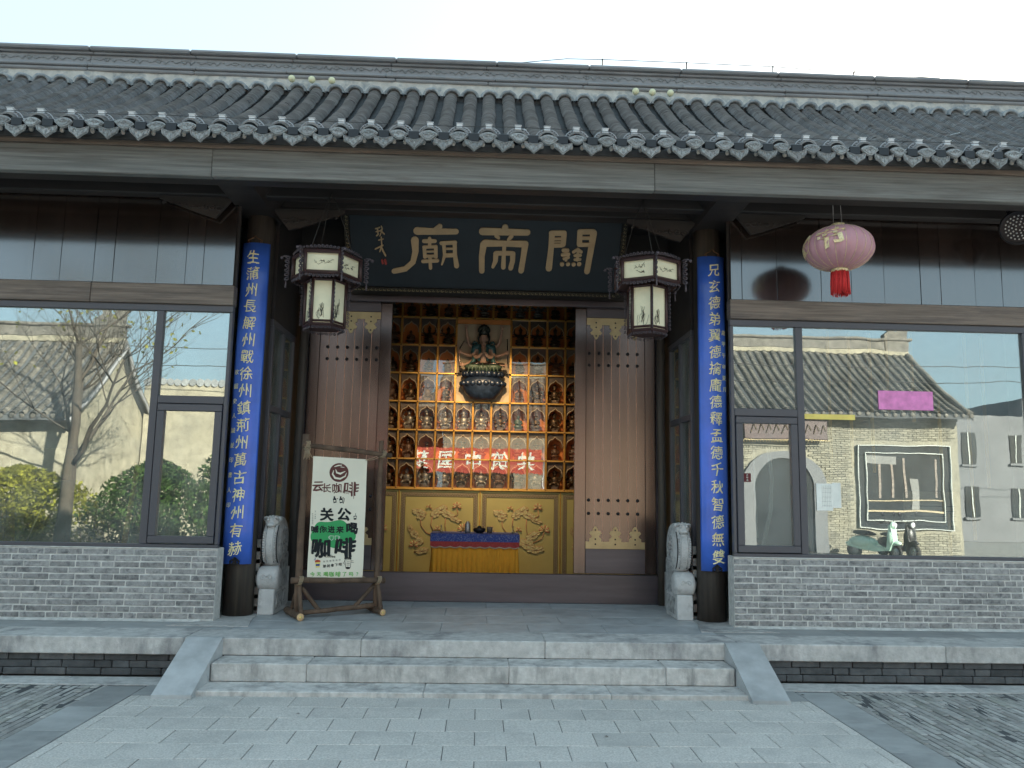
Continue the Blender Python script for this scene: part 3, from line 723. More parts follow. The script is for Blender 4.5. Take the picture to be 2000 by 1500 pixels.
band(Y1+.11, zb+.126, zb+.25, 'ridge', 'ridge_frieze', .004)
band(Y1+.06, zb+.251, zb+.285, 'ridge', 'ridge_moulding', .012)
band(Y1+.0, zb+.286, zb+.345, 'ridge', 'ridge_coping', .02)
b = MB(); x = -8.5
while x < 8.5:
    pts = [(x+.34*q/12, Y1+.102, zb+.185+.022*math.sin(q*1.7)+.010*math.sin(q*4.1+x)) for q in range(13)]
    b.tube(pts, .0055, 4)
    pts = [(x+.17+.05*math.cos(t)*(1-t/8), Y1+.102, zb+.195+.03*math.sin(t)*(1-t/9)) for t in [q*.8 for q in range(8)]]
    b.tube(pts, .005, 4); x += .36
b.obj('frieze_carving', 'eavet', roof)
# cable with little posts on the ridge
posts = [(1.62, .11), (2.85, .11), (4.12, .10), (5.30, .08)]
b = MB(); zt = zb+.345
for x, h in posts: b.tube([(x, Y1+.04, zt-.02), (x+(.03 if x > 5 else 0), Y1+.04, zt+h)], .011, 5)
pts = [(.45, Y1+.04, zt+.005), (1.1, Y1+.04, zt+.09)]+[(x, Y1+.04, zt+h-.01) for x, h in posts[:3]]+[(5.3, Y1+.04, zt+.045), (6.6, Y1+.04, zt+.01)]
b.tube(pts, .006, 4); b.obj('ridge_cable', 'cable', roof)
for i, x in enumerate((-2.78, -2.5, -2.22, 2.08, 2.32, 2.58)):
    o = MB().ball((0, 0, 0), .05, 14, 9).tube([(0, .05, -.03), (0, .02, 0)], .012, 5).obj('globe_lamp', 'ball', None, loc=(x, Y1-.08, ZR+.115-.004*(i % 3)))
    pos = ('left', 'middle', 'right')[i % 3]; side = 'left' if i < 3 else 'right'
    tag(o, f'{pos} one of the three cream globe lamps at the ridge, {side} half of the roof', 'lamp', 'cream globe lamps along the ridge foot')
# broken tile slivers and pale scraps lying on the roof
for i, (x, y, a, sx_) in enumerate(((.42, 8.6, 1.4, .05), (3.1, 8.55, .5, .09), (3.85, 8.75, -.4, .06), (6.05, 8.4, .9, .07), (5.95, 9.5, -.8, .09))):
    o = MB().cbox(-sx_, sx_, -.02, .02, -.004, .004, .002).obj('roof_scrap', 'white' if i in (0, 1) else 'eavet', None, loc=(x, y, prof(y)+.06))
    o.rotation_euler = (slope(y), 0, a)
    tag(o, ('thin pale sliver in the tile channel at the middle of the roof', 'pale flat scrap on the roof above the right couplet board', 'small grey scrap on a tile row right of the pale flat one', 'bluish scrap low on the tiles near the right edge', 'long pale splinter high on the right part of the roof')[i], 'scrap')

# ------------------------------------------------------------------ couplet boards
def board(s, text, small, scol, side_label, sx):
    t = thing('couplet_board', side_label, 'sign', (s*2.495, 8.645, 0), 0, 'blue couplet boards on the entrance columns')
    RR = .225; half = .151; z0, z1 = .867, 4.275; a = math.asin(half/RR); n = 14
    def bend(x, z, d):
        th = x/RR; r = RR+d; return (math.sin(th)*r, -math.cos(th)*r+.03, z)
    hw = a*RR
    b = MB(); N = 10
    for side, d in ((0, 0), (1, -.022)):
        for j in range(N+1):
            for k in range(n+1):
                b.v.append(bend(-hw+2*hw*k/n, z0+(z1-z0)*j/N, d))
    m = n+1; T = (N+1)*m
    for j in range(N):
        for k in range(n):
            q = j*m+k; b.f.append((q, q+1, q+m+1, q+m)); b.sm.append(True)
            b.f.append((T+q, T+q+m, T+q+m+1, T+q+1)); b.sm.append(True)
    for k in range(n):
        b.f += [(k, T+k, T+k+1, k+1), (N*m+k, N*m+k+1, T+N*m+k+1, T+N*m+k)]; b.sm += [False]*2
    for j in range(N):
        b.f += [(j*m, j*m+m, T+j*m+m, T+j*m), (j*m+n, T+j*m+n, T+j*m+m+n, j*m+m+n)]; b.sm += [False]*2
    b.obj('board', 'blue', t)
    nch = len(text); top = z1-.16; step = (top-(z0+.15))/(nch-1) if s > 0 else (top-(z0+.16))/(nch-1)
    for i, ch in enumerate(text):
        vs, fs = glyphs(ch, .152, .02, .002, .06, seed=i+3)
        zc = top-i*step
        bb = MB(); bb.add([bend(v.x*.92+sx, v.z+zc, .004-v.y) for v in vs], fs); bb.obj('gilt_character', 'bgold', t)
    for i, ch in enumerate(small):
        vs, fs = glyphs(ch, .06, .02, 0.0, .04, seed=i)
        zc = (3.42 if s > 0 else 2.86)-i*(.125 if s > 0 else .155)
        bb = MB(); bb.add([bend(v.x+scol, v.z+zc, .003-v.y) for v in vs], fs); bb.obj('small_character', 'bgold', t)
    # hook on top, iron clasp at the foot
    b = MB()
    for q in (-1, 1):
        b.tube([(0, -.2, z1+.075), (q*.02, -.2, z1+.05), (q*.05, -.2, z1+.035), (q*.075, -.2, z1+.02), (q*.08, -.2, z1-.002), (q*.062, -.2, z1-.004), (q*.062, -.2, z1+.012)], .0055, 6)
    b.obj('hook', 'copper', t)
    b = MB()
    for q in (-1, 1):
        b.tube([(0, -.212, z0+.06), (q*.02, -.212, z0+.05), (q*.045, -.212, z0+.03), (q*.045, -.212, z0+.006), (q*.02, -.212, z0+.004), (q*.018, -.212, z0+.022)], .009, 6)
    b.prism([(-.02, z0+.06), (0, z0+.075), (.02, z0+.06), (.015, z0), (-.015, z0)], -.214, -.2); b.obj('clasp', 'iron', t)
    return t
board(-1, '生蒲州長解州戰徐州鎮荊州萬古神州有赫', '故園史人誠並印書人印', -.118, 'blue lacquered couplet board with gilt characters on the left column', -.01)
board(1, '兄玄德弟翼德擒龐德釋孟德千秋智德無雙', '歲甲午年夏月', .128, 'blue lacquered couplet board with gilt characters on the right column', .02)

# ------------------------------------------------------------------ name plaque over the door
pq = thing('name_plaque', 'black name plaque with three large bronze characters leaning above the doors', 'sign', (0, 9.52, 4.10))
tilt = math.atan2(.54, .71); Lp = .9; HW = 1.6
def pl(x, v_, d=0):   # v_ measured down from the top edge, d towards the viewer
    t = Lp-v_
    return (x, -math.sin(tilt)*t-math.cos(tilt)*d, math.cos(tilt)*t-math.sin(tilt)*d)
def pbox(x0, x1, v0, v1, d0, d1, nm, m):
    vs = [pl(x, v_, d) for x in (x0, x1) for v_ in (v0, v1) for d in (d0, d1)]
    b = MB(); b.add(vs, [(0, 1, 3, 2), (4, 6, 7, 5), (0, 4, 5, 1), (2, 3, 7, 6), (0, 2, 6, 4), (1, 5, 7, 3)]); return b.obj(nm, m, pq)
pbox(-HW, HW, 0, Lp, -.03, 0, 'panel', 'plaque')
pbox(-HW-.06, -HW-.001, -.02, Lp+.05, -.03, .03, 'frame', 'pframe'); pbox(HW+.001, HW+.06, -.02, Lp+.05, -.03, .03, 'frame', 'pframe')
pbox(-HW, HW, Lp+.001, Lp+.05, -.03, .03, 'frame', 'pframe'); pbox(-HW, HW, -.05, -.001, -.03, .03, 'frame', 'pframe')
b = MB()
for k in range(64):
    x = -HW+.025+k*.05
    b.tube([pl(x+.02*math.cos(t)*(1-t/9), Lp+.026+.014*math.sin(t)*(1-t/9), .032) for t in [q for q in range(6)]], .0028, 4)
for s in (-1, 1):
    for k in range(20):
        v_ = .02+k*.046
        b.tube([pl(s*(HW+.031)+.016*math.cos(t)*(1-t/9), v_+.018*math.sin(t)*(1-t/9), .032) for t in [q for q in range(6)]], .0028, 4)
b.obj('gilt_scroll', 'brass', pq)
cnt = [0]
def stroke(b, pts, wds):
    """thick brush stroke; pts in plaque drawing units"""
    P = []
    n = len(pts)
    if not isinstance(wds, (list, tuple)): wds = [wds]*n
    def mp(x, y): return ((x/4.348+720-949)*.00619, ((y-.027*(x-1000))/4.348+420-425)*.00643)
    L = []; Rr = []
    for i, (x, y) in enumerate(pts):
        a = pts[max(i-1, 0)]; c = pts[min(i+1, n-1)]; dx, dy = c[0]-a[0], c[1]-a[1]; l = math.hypot(dx, dy) or 1; nx, ny = -dy/l, dx/l
        hw = wds[i]/2; L.append((x+nx*hw, y+ny*hw)); Rr.append((x-nx*hw, y-ny*hw))
    def cap(p, q, w_, sg):
        dx, dy = p[0]-q[0], p[1]-q[1]; l = math.hypot(dx, dy) or 1; dx /= l; dy /= l; out_ = []
        for k in range(1, 5):
            t = -PI/2+PI*k/5; out_.append((p[0]+(dx*math.cos(t)+(-dy)*math.sin(t)*sg)*w_/2, p[1]+(dy*math.cos(t)+dx*math.sin(t)*sg)*w_/2))
        return out_
    poly = L+cap(pts[-1], pts[-2], wds[-1], -1)+Rr[::-1]+cap(pts[0], pts[1], wds[0], -1)
    cnt[0] += 1; d1 = .012+(cnt[0] % 23)*.0005
    m = len(poly); vs = [pl(*mp(x, y), d1) for x, y in poly]+[pl(*mp(x, y), -.001) for x, y in poly]
    cx = sum(p[0] for p in pts)/n
    # body quads
    nb = len(pts); fs = []
    for i in range(nb-1): fs.append((i, i+1, m-1-4-(i+1), m-1-4-i))
    fs.append(tuple([nb-1]+[nb+k for k in range(4)]+[nb+4])); fs.append(tuple([m-5]+[m-4+k for k in range(4)]+[0]))
    fs += [(i, (i+1) % m, (i+1) % m+m, i+m) for i in range(m)]
    b.add(vs, fs)
def char(strokes, nm='bronze_character', m='dgold'):
    b = MB()
    for p, w_ in strokes: stroke(b, p, w_)
    me = bpy.data.meshes.new(nm); me.from_pydata(b.v, [], b.f); me.materials.append(M[m]); link(nm, me, pq)
char([([(425, 128), (580, 132), (745, 132)], [62, 52, 46]), ([(572, 118), (612, 90)], [36, 44]), ([(405, 205), (408, 300), (385, 390), (320, 448), (225, 468)], [64, 52, 46, 46, 44]),
      ([(480, 212), (570, 212)], 32), ([(527, 190), (527, 250)], 28), ([(478, 262), (580, 258)], 26), ([(482, 262), (486, 345)], 30), ([(578, 262), (578, 345)], 30), ([(490, 300), (572, 298)], 16), ([(488, 338), (575, 336)], 24), ([(470, 382), (590, 376)], 30), ([(528, 345), (532, 440)], 28),
      ([(625, 228), (740, 222)], 32), ([(645, 240), (652, 330), (628, 408)], [30, 28, 14]), ([(735, 230), (738, 330), (752, 420)], [34, 34, 42]), ([(650, 275), (725, 273)], 18), ([(655, 330), (725, 328)], 34)])
char([([(965, 128), (1150, 132), (1335, 136)], [62, 56, 50]), ([(1150, 95), (1150, 120)], [52, 50]), ([(1080, 165), (1100, 182)], [34, 24]), ([(1205, 168), (1180, 196)], [34, 26]),
      ([(985, 226), (1150, 228), (1320, 232)], [58, 48, 56]), ([(975, 235), (962, 340), (965, 465)], [56, 48, 46]), ([(1322, 235), (1312, 340), (1298, 462)], [54, 46, 48]),
      ([(1148, 240), (1146, 340), (1146, 432)], [32, 34, 40]), ([(1080, 312), (1220, 312)], 38), ([(1080, 316), (1078, 380), (1058, 430)], [44, 40, 26]), ([(1222, 316), (1222, 380), (1208, 440)], [44, 42, 40])])
char([([(1540, 145), (1540, 260), (1532, 440)], [48, 46, 54]), ([(1535, 142), (1640, 142)], 44), ([(1640, 150), (1638, 235)], 44), ([(1560, 190), (1620, 188)], 22), ([(1560, 245), (1630, 243)], 34), ([(1560, 215), (1620, 213)], 14),
      ([(1768, 130), (1880, 128)], 44), ([(1770, 135), (1774, 235)], 44), ([(1885, 140), (1872, 300), (1858, 466)], [54, 50, 48]), ([(1780, 182), (1862, 182)], 28), ([(1780, 238), (1868, 236)], 34),
      ([(1645, 285), (1678, 285)], 34), ([(1640, 322), (1690, 318)], 30), ([(1655, 355), (1690, 345)], 26), ([(1640, 402), (1642, 404)], 36), ([(1690, 402), (1692, 402)], 34), ([(1738, 404), (1740, 404)], 34), ([(1785, 404), (1787, 402)], 36),
      ([(1730, 300), (1765, 275), (1795, 300)], 26), ([(1745, 330), (1790, 328)], 26), ([(1768, 290), (1768, 370)], 22), ([(1748, 365), (1790, 363)], 24), ([(1666, 300), (1672, 370)], 22)])
char([([(85, 110), (120, 100)], 10), ([(100, 105), (104, 160), (90, 168)], 10), ([(88, 135), (115, 128)], 9), ([(132, 88), (140, 110), (122, 130)], 9), ([(125, 125), (155, 155)], 9), ([(138, 120), (118, 170)], 8),
      ([(105, 205), (145, 195)], 8), ([(128, 180), (130, 240)], 9), ([(75, 278), (140, 248)], 11), ([(130, 240), (112, 300)], 9), ([(128, 270), (158, 335)], 12)], 'signature', 'dgold')
char([([(128, 372), (132, 400)], 16), ([(152, 372), (158, 402)], 18)], 'seal_mark', 'seal')

# ------------------------------------------------------------------ palace lanterns
def scrolls(b, p0, p1, n, h, r, outv, amp=1.):
    """a run of carved scrolls between two points, standing off along outv"""
    p0 = Vector(p0); p1 = Vector(p1); d = (p1-p0)/n; o = Vector(outv).normalized()
    for k in range(n):
        c = p0+d*(k+.5); hh = h*(1 if amp == 1 else (.55+.45*math.sin(PI*(k+.5)/n)))
        u = d.normalized()*d.length*.46
        sg = 1 if k < n/2 else -1
        pts = []
        for q in range(9):
            t = q*.78; rr = (1-t/8.5); pts.append(c+u*sg*math.cos(t)*rr+o*(hh*.5+hh*.48*math.sin(t-.5)*rr))
        b.tube(pts, r, 4)
def lantern(rz, label, loc):
    t = thing('palace_lantern', label, 'lantern', loc, rz, 'hexagonal palace lanterns beside the doors')
    def hexp(Rr, k, z): a = PI/3*k-PI/2-PI/6; return Vector((Rr*math.cos(a), Rr*math.sin(a), z))
    for tier, (Rr, z0, z1, fw) in enumerate(((.335, -.14, .07, .02), (.2, -.63, -.18, .016))):
        up = link('upper_tier' if tier == 0 else 'lower_tier', None, t)
        fr_ = MB(); fil = MB()
        for k in range(6):
            a, b_ = hexp(Rr, k, 0), hexp(Rr, k+1, 0)
            for z in (z0, z1): fr_.tube([a+Vector((0, 0, z)), b_+Vector((0, 0, z))], fw*1.0, 4, smooth=False)
            fr_.tube([a+Vector((0, 0, z0-.01)), a+Vector((0, 0, z1+.01))], fw*.95, 6)
            mid = (a+b_)/2; o = mid.normalized()
            # pane with painted branch lines
            ai = a*.93; bi = b_*.93; pn = MB()
            P = [ai+Vector((0, 0, z0)), bi+Vector((0, 0, z0)), bi+Vector((0, 0, z1)), ai+Vector((0, 0, z1))]
            pn.add(P+[p-o*.004 for p in P], [(0, 1, 2, 3), (7, 6, 5, 4), (0, 4, 5, 1), (2, 6, 7, 3)])
            pn.obj('pane', 'paperpane', up)
            ink = MB(); rr = random.Random(k+tier*10); dd = (bi-ai)
            def IP(u, v_): return ai+dd*u+Vector((0, 0, z0+(z1-z0)*v_))+o*.0025
            for q in range(9 if tier == 0 else 11):
                if tier == 0: u, v_ = rr.uniform(.25, .7), rr.uniform(.35, .6)
                else: u, v_ = rr.uniform(.2, .6), rr.uniform(.08, .3)
                pts = [IP(u, v_)]
                for e in range(4): u += rr.uniform(-.07, .09); v_ += rr.uniform(-.07, .08) if tier == 0 else rr.uniform(.01, .12); pts.append(IP(min(max(u, .1), .9), min(max(v_, .08), .9)))
                ink.tube(pts, .0018, 3)
            ink.obj('ink_painting', 'iron', up)
            zz = Vector((0, 0, 1))
            if tier == 0:
                scrolls(fil, a+zz*(z1+.015)+o*.01, b_+zz*(z1+.015)+o*.01, 9, .055, .006, zz, 0)
                scrolls(fil, a+zz*(z0-.012)+o*.01, b_+zz*(z0-.012)+o*.01, 9, .05, .006, -zz, 0)
                oc = a.normalized()
                scrolls(fil, a+zz*(z0-.03)+oc*.015, a+zz*(z1+.03)+oc*.015, 6, .075, .009, oc)
                fil.ball(a+zz*(z1+.0)+oc*.115, .018, 6, 4); fil.tube([a+zz*(z1+.01)+oc*.03, a+zz*(z1+.02)+oc*.09, a+zz*(z1-.005)+oc*.12], .009, 5)
            else:
                scrolls(fil, a+zz*(z0-.01)+o*.008, b_+zz*(z0-.01)+o*.008, 5, .04, .0045, -zz)
                oc = a.normalized()
                scrolls(fil, a+zz*(z0)+oc*.012, a+zz*(z1)+oc*.012, 11, .036, .0045, oc)
                fr_.tube([a*.96+zz*(z0+.035), b_*.96+zz*(z0+.035)], .012, 4, smooth=False)
        fr_.obj('frame', 'lwood', up); fil.obj('filigree', 'lfil', up, kind='stuff')
        for z in (z0-.012, z1):
            MB().add([hexp(Rr*.97, k, z) for k in range(6)]+[hexp(Rr*.97, k, z+.012) for k in range(6)], [tuple(range(6))[::-1], tuple(range(6, 12))]+[(i, (i+1) % 6, (i+1) % 6+6, i+6) for i in range(6)]).obj('lid', 'lwood', up)
    b = MB()
    for k in range(3):
        p = hexp(.27, 2*k, .08); b.tube([p, (p.x*.3, p.y*.3+.05, .62), (0, .05, .80)], .004, 4)
    b.obj('hanging_wires', 'cable', t)
    b = MB()
    for k in range(6):
        p = hexp(.40, k, -.14); b.tube([p, p+Vector((0, 0, -.06)), p+Vector((0, 0, -.1))], [.004, .009, .012], 5)
    b.obj('tassels', 'lfil', t)
    return t
lantern(0.04, 'hexagonal cream paned palace lantern hanging left of the doors with one flat face forward', (-1.60, 7.9, 3.88))
lantern(PI/6+.03, 'hexagonal cream paned palace lantern hanging right of the doors with one corner forward', (1.655, 7.9, 3.91))

# ------------------------------------------------------------------ faded festival lantern
rl = thing('festival_lantern', 'faded pink round festival lantern with red tassel under the right eave', 'lantern', (3.455, 7.44, 4.075))
b = MB(); n = 20; seg = 4; prof_ = []
m_ = 18
for i in range(m_+1):
    t = -PI/2+.21+(PI-.42)*i/m_
    for k in range(n*seg):
        a = 2*PI*k/(n*seg)+.1; sc = abs(math.sin(n*a/2-.1*n/2)); rr = .318*math.cos(t)**.85*(1+.035*sc*math.cos(t)); 
        b.v.append((rr*math.cos(a), rr*math.sin(a), .215*math.sin(t)))
K = n*seg
for i in range(m_):
    for k in range(K): b.f.append((i*K+k, i*K+(k+1) % K, (i+1)*K+(k+1) % K, (i+1)*K+k)); b.sm.append(True)
sh = b.obj('shade', 'silk', rl)
b = MB()
for k in range(n):
    a = 2*PI*k/n+.1
    b.tube([(.321*math.cos(t)**.85*math.cos(a), .321*math.cos(t)**.85*math.sin(a), .216*math.sin(t)) for t in [-1.3+2.6*i/14 for i in range(15)]], .0022, 4)
b.obj('ribs', 'gdisc', rl)
MB().lathe([(.065, .205), (.065, .245), (.045, .245)], 20).obj('top_band', 'gdisc', rl)
MB().lathe([(.08, -.24), (.08, -.2), (.05, -.195)], 20).obj('bottom_band', 'gdisc', rl)
b = MB()
for k in range(110):
    a = 2*PI*k/110; r0 = .075+R(-.012, .006); x, y = r0*math.cos(a), r0*math.sin(a); L = R(.19, .225)
    b.tube([(x, y, -.235), (x*1.06+R(-.003, .003), y*1.06, -.25-L*.5), (x*1.1+R(-.006, .006), y*1.1, -.25-L)], .0042, 4)
b.obj('tassel', 'red', rl)
b = MB(); b.tube([(-.045, 0, .26), (-.04, 0, .8)], .003, 4); b.tube([(.04, 0, .26), (.015, 0, .8)], .003, 4); b.obj('hanging_wires', 'wire', rl)
for ang, ch in ((-2.22, '节'), (-3.4, '快')):
    vs, fs = glyphs(ch, .27, .01, .03, .06)
    b = MB(); o_ = []
    for v_ in vs:
        th = ang+v_.x/.31; z = v_.z*.75+.03
        t = math.asin(max(-.95, min(.95, z/.215))); rr = .318*math.cos(t)**.85*1.035+.004-v_.y
        o_.append((rr*math.cos(th), rr*math.sin(th), z))
    b.add(o_, fs); b.obj('gold_character', 'gdisc', rl)

# speaker horn / flood lamp at the right edge
t = thing('flood_lamp', 'round dark flood lamp with many small lenses under the eave at far right', 'lamp', (5.50, 7.75, 4.46))
mt = Matrix.Rotation(math.radians(-28), 4, 'Z') @ Matrix.Rotation(math.radians(16), 4, 'X')
MB().lathe([(.10, .16), (.165, .06), (.18, 0), (.175, -.02), (.15, -.02), (.15, .0)], 28, axis='y').xf(mt).obj('housing', 'iron', t)
MB().lathe([(.149, -.005), (.149, .01)], 28, axis='y').xf(mt).obj('face_plate', 'iron', t)
b = MB()
for ring, cnt_ in ((.03, 5), (.06, 10), (.09, 15), (.12, 20)):
    for k in range(cnt_):
        a = 2*PI*k/cnt_; b.ball((ring*math.cos(a), -.008, ring*math.sin(a)), .009, 6, 4)
b.xf(mt).obj('lenses', 'white', t)
MB().tube([(0, .1, .1), (-.02, .15, .3), (-.02, .2, .46)], .02, 8).obj('bracket', 'iron', t)

# ------------------------------------------------------------------ stone drums
def drum(s, label):
    t = thing('stone_drum', label, 'stone carving', (s*2.205, 8.6, ZP), 0, 'carved stone drums at the entrance')
    hw = .085
    MB().cbox(-hw, hw, .03, .55, 0, .262, .008, jit=.003).obj('base_block', 'stone', t)
    MB().cbox(-hw-.006, hw+.006, .1, .52, .03, .24, .02).obj('side_carving', 'stoned', t)
    MB().prism([(.06, .264), (.05, .36), (.10, .47), (.54, .62), (.56, .58), (.56, .264)], -hw, hw, 'yz').obj('shoulder', 'stoned', t)
    # roll under the drum
    r = .125; prf = [(.01, -hw-.025), (.085, -hw-.028), (.115, -hw-.015), (r, -hw+.01), (r, hw-.01), (.115, hw+.015), (.085, hw+.028), (.01, hw+.025)]
    MB().lathe(prf, 24, (0, .12, .368), 'x').obj('scroll_roll', 'stone', t)
    b = MB()
    for q in (-1, 1):
        b.tube([(q*(.035-.03*math.cos(tt)*(1-tt/10)), .12-math.sqrt(max(0, r*r-(.02+.03*math.sin(tt)*(1-tt/10))**2))-.001, .368+.02+.03*math.sin(tt)*(1-tt/10)) for tt in [e*.6 for e in range(14)]], .0065, 5)
    b.obj('roll_carving', 'stone', t)
    # the drum itself
    Rd = .268; cy, cz = .30, .735
    prf = [(.02, -hw-.004), (.15, -hw-.01), (.19, -hw), (.2, -hw+.012), (.235, -hw+.004), (Rd-.01, -hw+.012), (Rd+.004, -hw*.6), (Rd+.012, 0), (Rd+.004, hw*.6), (Rd-.01, hw-.012), (.235, hw-.004), (.2, hw-.012), (.19, hw), (.15, hw+.01), (.02, hw+.004)]
    MB().lathe(prf, 40, (0, cy, cz), 'x').obj('drum', 'stone', t)
    for q in (-1, 1):
        b = MB(); rr = random.Random(5)
        for k in range(26):
            a = rr.uniform(0, 6.28); d = rr.uniform(.02, .15); c = (q*(hw+.008), cy+d*math.cos(a), cz+d*math.sin(a))
            b.ball(c, rr.uniform(.014, .03), 7, 4, (.55, 1, rr.uniform(.7, 1.3)))
        b.obj('side_relief', 'stoned', t)
    b = MB()
    for q in (-1, 1):
        for k in range(13):
            a = PI+.55-1.6*k/12*.78; a = PI-.36+.115*k
            a = PI+(-.42+.098*k)
            b.ball((q*(hw-.025), cy+(Rd+.006)*math.cos(a), cz+(Rd+.006)*math.sin(a)), .0125, 7, 4)
    b.obj('rivets', 'stone', t)
    b = MB()
    for q in (-1, 1):
        b.tube([(q*(hw-.042), cy+(Rd+.009)*math.cos(a), cz+(Rd+.009)*math.sin(a)) for a in [PI-.6+1.35*e/14 for e in range(15)]], .005, 4)
    for e in range(9):
        a = PI-.25+.1*e; c = Vector((0, cy+(Rd+.008)*math.cos(a), cz+(Rd+.008)*math.sin(a)))
        tang = Vector((0, -math.sin(a), math.cos(a)))
        b.tube([c+Vector((.022*math.cos(u), 0, 0))+tang*.02*math.sin(u) for u in [e+q*.9 for q in range(6)]], .005, 4)
    b.obj('face_carving', 'stone', t)
    b = MB()
    for q in (-1, 1):
        for xx in (hw-.046, hw-.008): b.tube([(q*xx, cy+(Rd+.004)*math.cos(a), cz+(Rd+.004)*math.sin(a)) for a in [PI-.75+1.6*e/16 for e in range(17)]], .0055, 4)
    b.obj('painted_groove_shade', 'djoint', t)  # dark tubes drawn in place of the shade in the drum's grooves
    # beast head with ring
    a0 = PI-.85; c = Vector((0, cy+(Rd+.005)*math.cos(a0), cz+(Rd+.005)*math.sin(a0)))
    hd = MB(); hd.ball(c+Vector((0, -.0, .01)), .052, 12, 8, (1.15, .75, .85)); hd.ball(c+Vector((0, -.035, -.012)), .032, 10, 6, (1.25, .8, .6))
    for q in (-1, 1):
        hd.ball(c+Vector((q*.026, -.035, .028)), .013, 8, 5); hd.ball(c+Vector((q*.055, .005, .035)), .02, 7, 5, (1, .6, 1)); hd.ball(c+Vector((q*.018, -.055, -.012)), .012, 7, 5)
        hd.tube([c+Vector((q*.015, -.04, .045)), c+Vector((q*.04, -.035, .05)), c+Vector((q*.055, -.02, .03))], .008, 5)
    for k in range(7):
        u = PI*k/6; hd.ball(c+Vector((.05*math.cos(u), .012, .05*math.sin(u)*.6+.02)), .016, 6, 4)
    hd.ball(c+Vector((0, -.03, -.045)), .03, 10, 5, (1.1, .7, .35)); hd.xf(Matrix.Translation(c)@Matrix.Scale(1.3, 4)@Matrix.Translation(-c)); hd.obj('beast_head', 'stone', t)
    MB().tube([c+Vector((.062*math.cos(u), -.034-.012*math.sin(-u)*.4, -.078+.054*math.sin(u)*(1.25 if math.sin(u) < 0 else .7))) for u in [2*PI*e/16 for e in range(16)]], .013, 8, closed=True).obj('ring', 'stone', t)
    return t
drum(-1, 'carved pale stone drum with beast head beside the left column'); drum(1, 'carved pale stone drum with beast head beside the right column')
for s in (-1, 1):
    o = MB().cbox(-.05, .05, 0, .4, 0, .42, .006, jit=.003).obj('jamb_stone', 'edge', None, loc=(s*2.245, 9.16, ZP)); tag(o, 'low grey stone slab behind the %s stone drum' % ('left' if s < 0 else 'right'), 'stone')

# ------------------------------------------------------------------ coffee sign on log stand
A = Vector((-1.84, 8.47, ZP)); B = Vector((-1.09, 8.86, ZP)); ang = math.atan2(B.y-A.y, B.x-A.x); WS = (B-A).length
sg = thing('sign_stand', 'rustic log stand tied with cord holding a coffee banner left of the doors', 'sign stand', tuple(A), ang)
def log(nm, p, q, r0, r1=None, n=10, ends=True):
    p = Vector(p); q = Vector(q); r1 = r1 or r0; k = 9; pts = []; rs = []
    for i in range(k):
        u = i/(k-1); o = Vector((R(-1, 1), R(-1, 1), R(-1, 1)))*r0*.12; pts.append(p.lerp(q, u)+o); rs.append((r0+(r1-r0)*u)*R(.93, 1.08))
    o = MB().tube(pts, rs, n).obj(nm, 'log', sg)
    return o, pts, rs
log('post', (0, 0, .04), (.0, .015, 1.88), .037, .034); log('post', (WS, 0, .04), (WS-.01, .015, 1.85), .033, .028)
log('crossbar', (-.05, -.05, 1.765), (WS+.09, -.045, 1.69), .027, .026); log('crossbar', (-.09, -.05, .385), (WS+.07, -.045, .345), .030, .028)
log('bottom_bar', (.0, 0, .045), (WS, 0, .085), .028, .026)
for x, L0, L1, r in ((-.02, -.22, .34, .037), (WS, -.2, .3, .033)):
    o, pts, rs = log('foot', (x, L1, .038), (x, L0, .036), r)
    e = pts[-1]; b = MB(); b.lathe([(.001, -.004), (r*.5, -.005), (r*.98, -.003), (r, .004)], 14, e, 'y'); b.obj('cut_end', 'logend', sg)
    b = MB(); b.lathe([(.001, -.006), (r*.3, -.0055)], 10, e, 'y'); b.obj('heart_wood', 'pyel', sg)
log('brace', (.0, -.16, .06), (0, -.02, .34), .022); log('brace', (WS, -.15, .06), (WS, -.02, .34), .022)
log('brace', (.23, .0, .06), (.03, 0, .30), .022); log('brace', (WS-.25, 0, .07), (WS-.03, 0, .30), .022)
log('brace', (-.01, .2, .06), (0, .02, .32), .02)
b = MB()
for cx, cz, r in ((0, 1.762, .045), (WS, 1.70, .04), (-.0, .378, .045), (WS, .35, .042)):
    for k in range(4):
        b.tube([(cx+(k-1.5)*.011+.012*math.sin(t*1), -.045+r*.95*math.cos(t), cz+r*math.sin(t)) for t in [2*PI*e/10 for e in range(10)]], .0035, 5, closed=True)
bx0, bx1, bz0, bz1 = .065, .66, .385, 1.65
for p, q in (((bx0+.01, -.02, bz1-.02), (0.0, -.07, 1.74)), ((bx1-.01, -.02, bz1-.02), (WS-.02, -.07, 1.71)), ((bx0+.01, -.02, bz0+.02), (-.01, -.075, .38)), ((bx1-.01, -.02, bz0+.02), (WS, -.07, .35))):
    p = Vector(p); q = Vector(q); mid = (p+q)/2+Vector((0, 0, -.012)); b.tube([p, mid, q], .0028, 5); b.tube([p+Vector((.004, 0, -.004)), mid+Vector((0, 0, -.02)), q+Vector((0, 0, -.03))], .0022, 5)
for k in range(7): b.tube([(.01*k-.03, -.075, 1.75), (.008*k-.03, -.082, 1.68), (.01*k-.04, -.078, 1.61+.01*(k % 3))], .0025, 4)
b.obj('cord_lashings', 'cord', sg, kind='stuff')
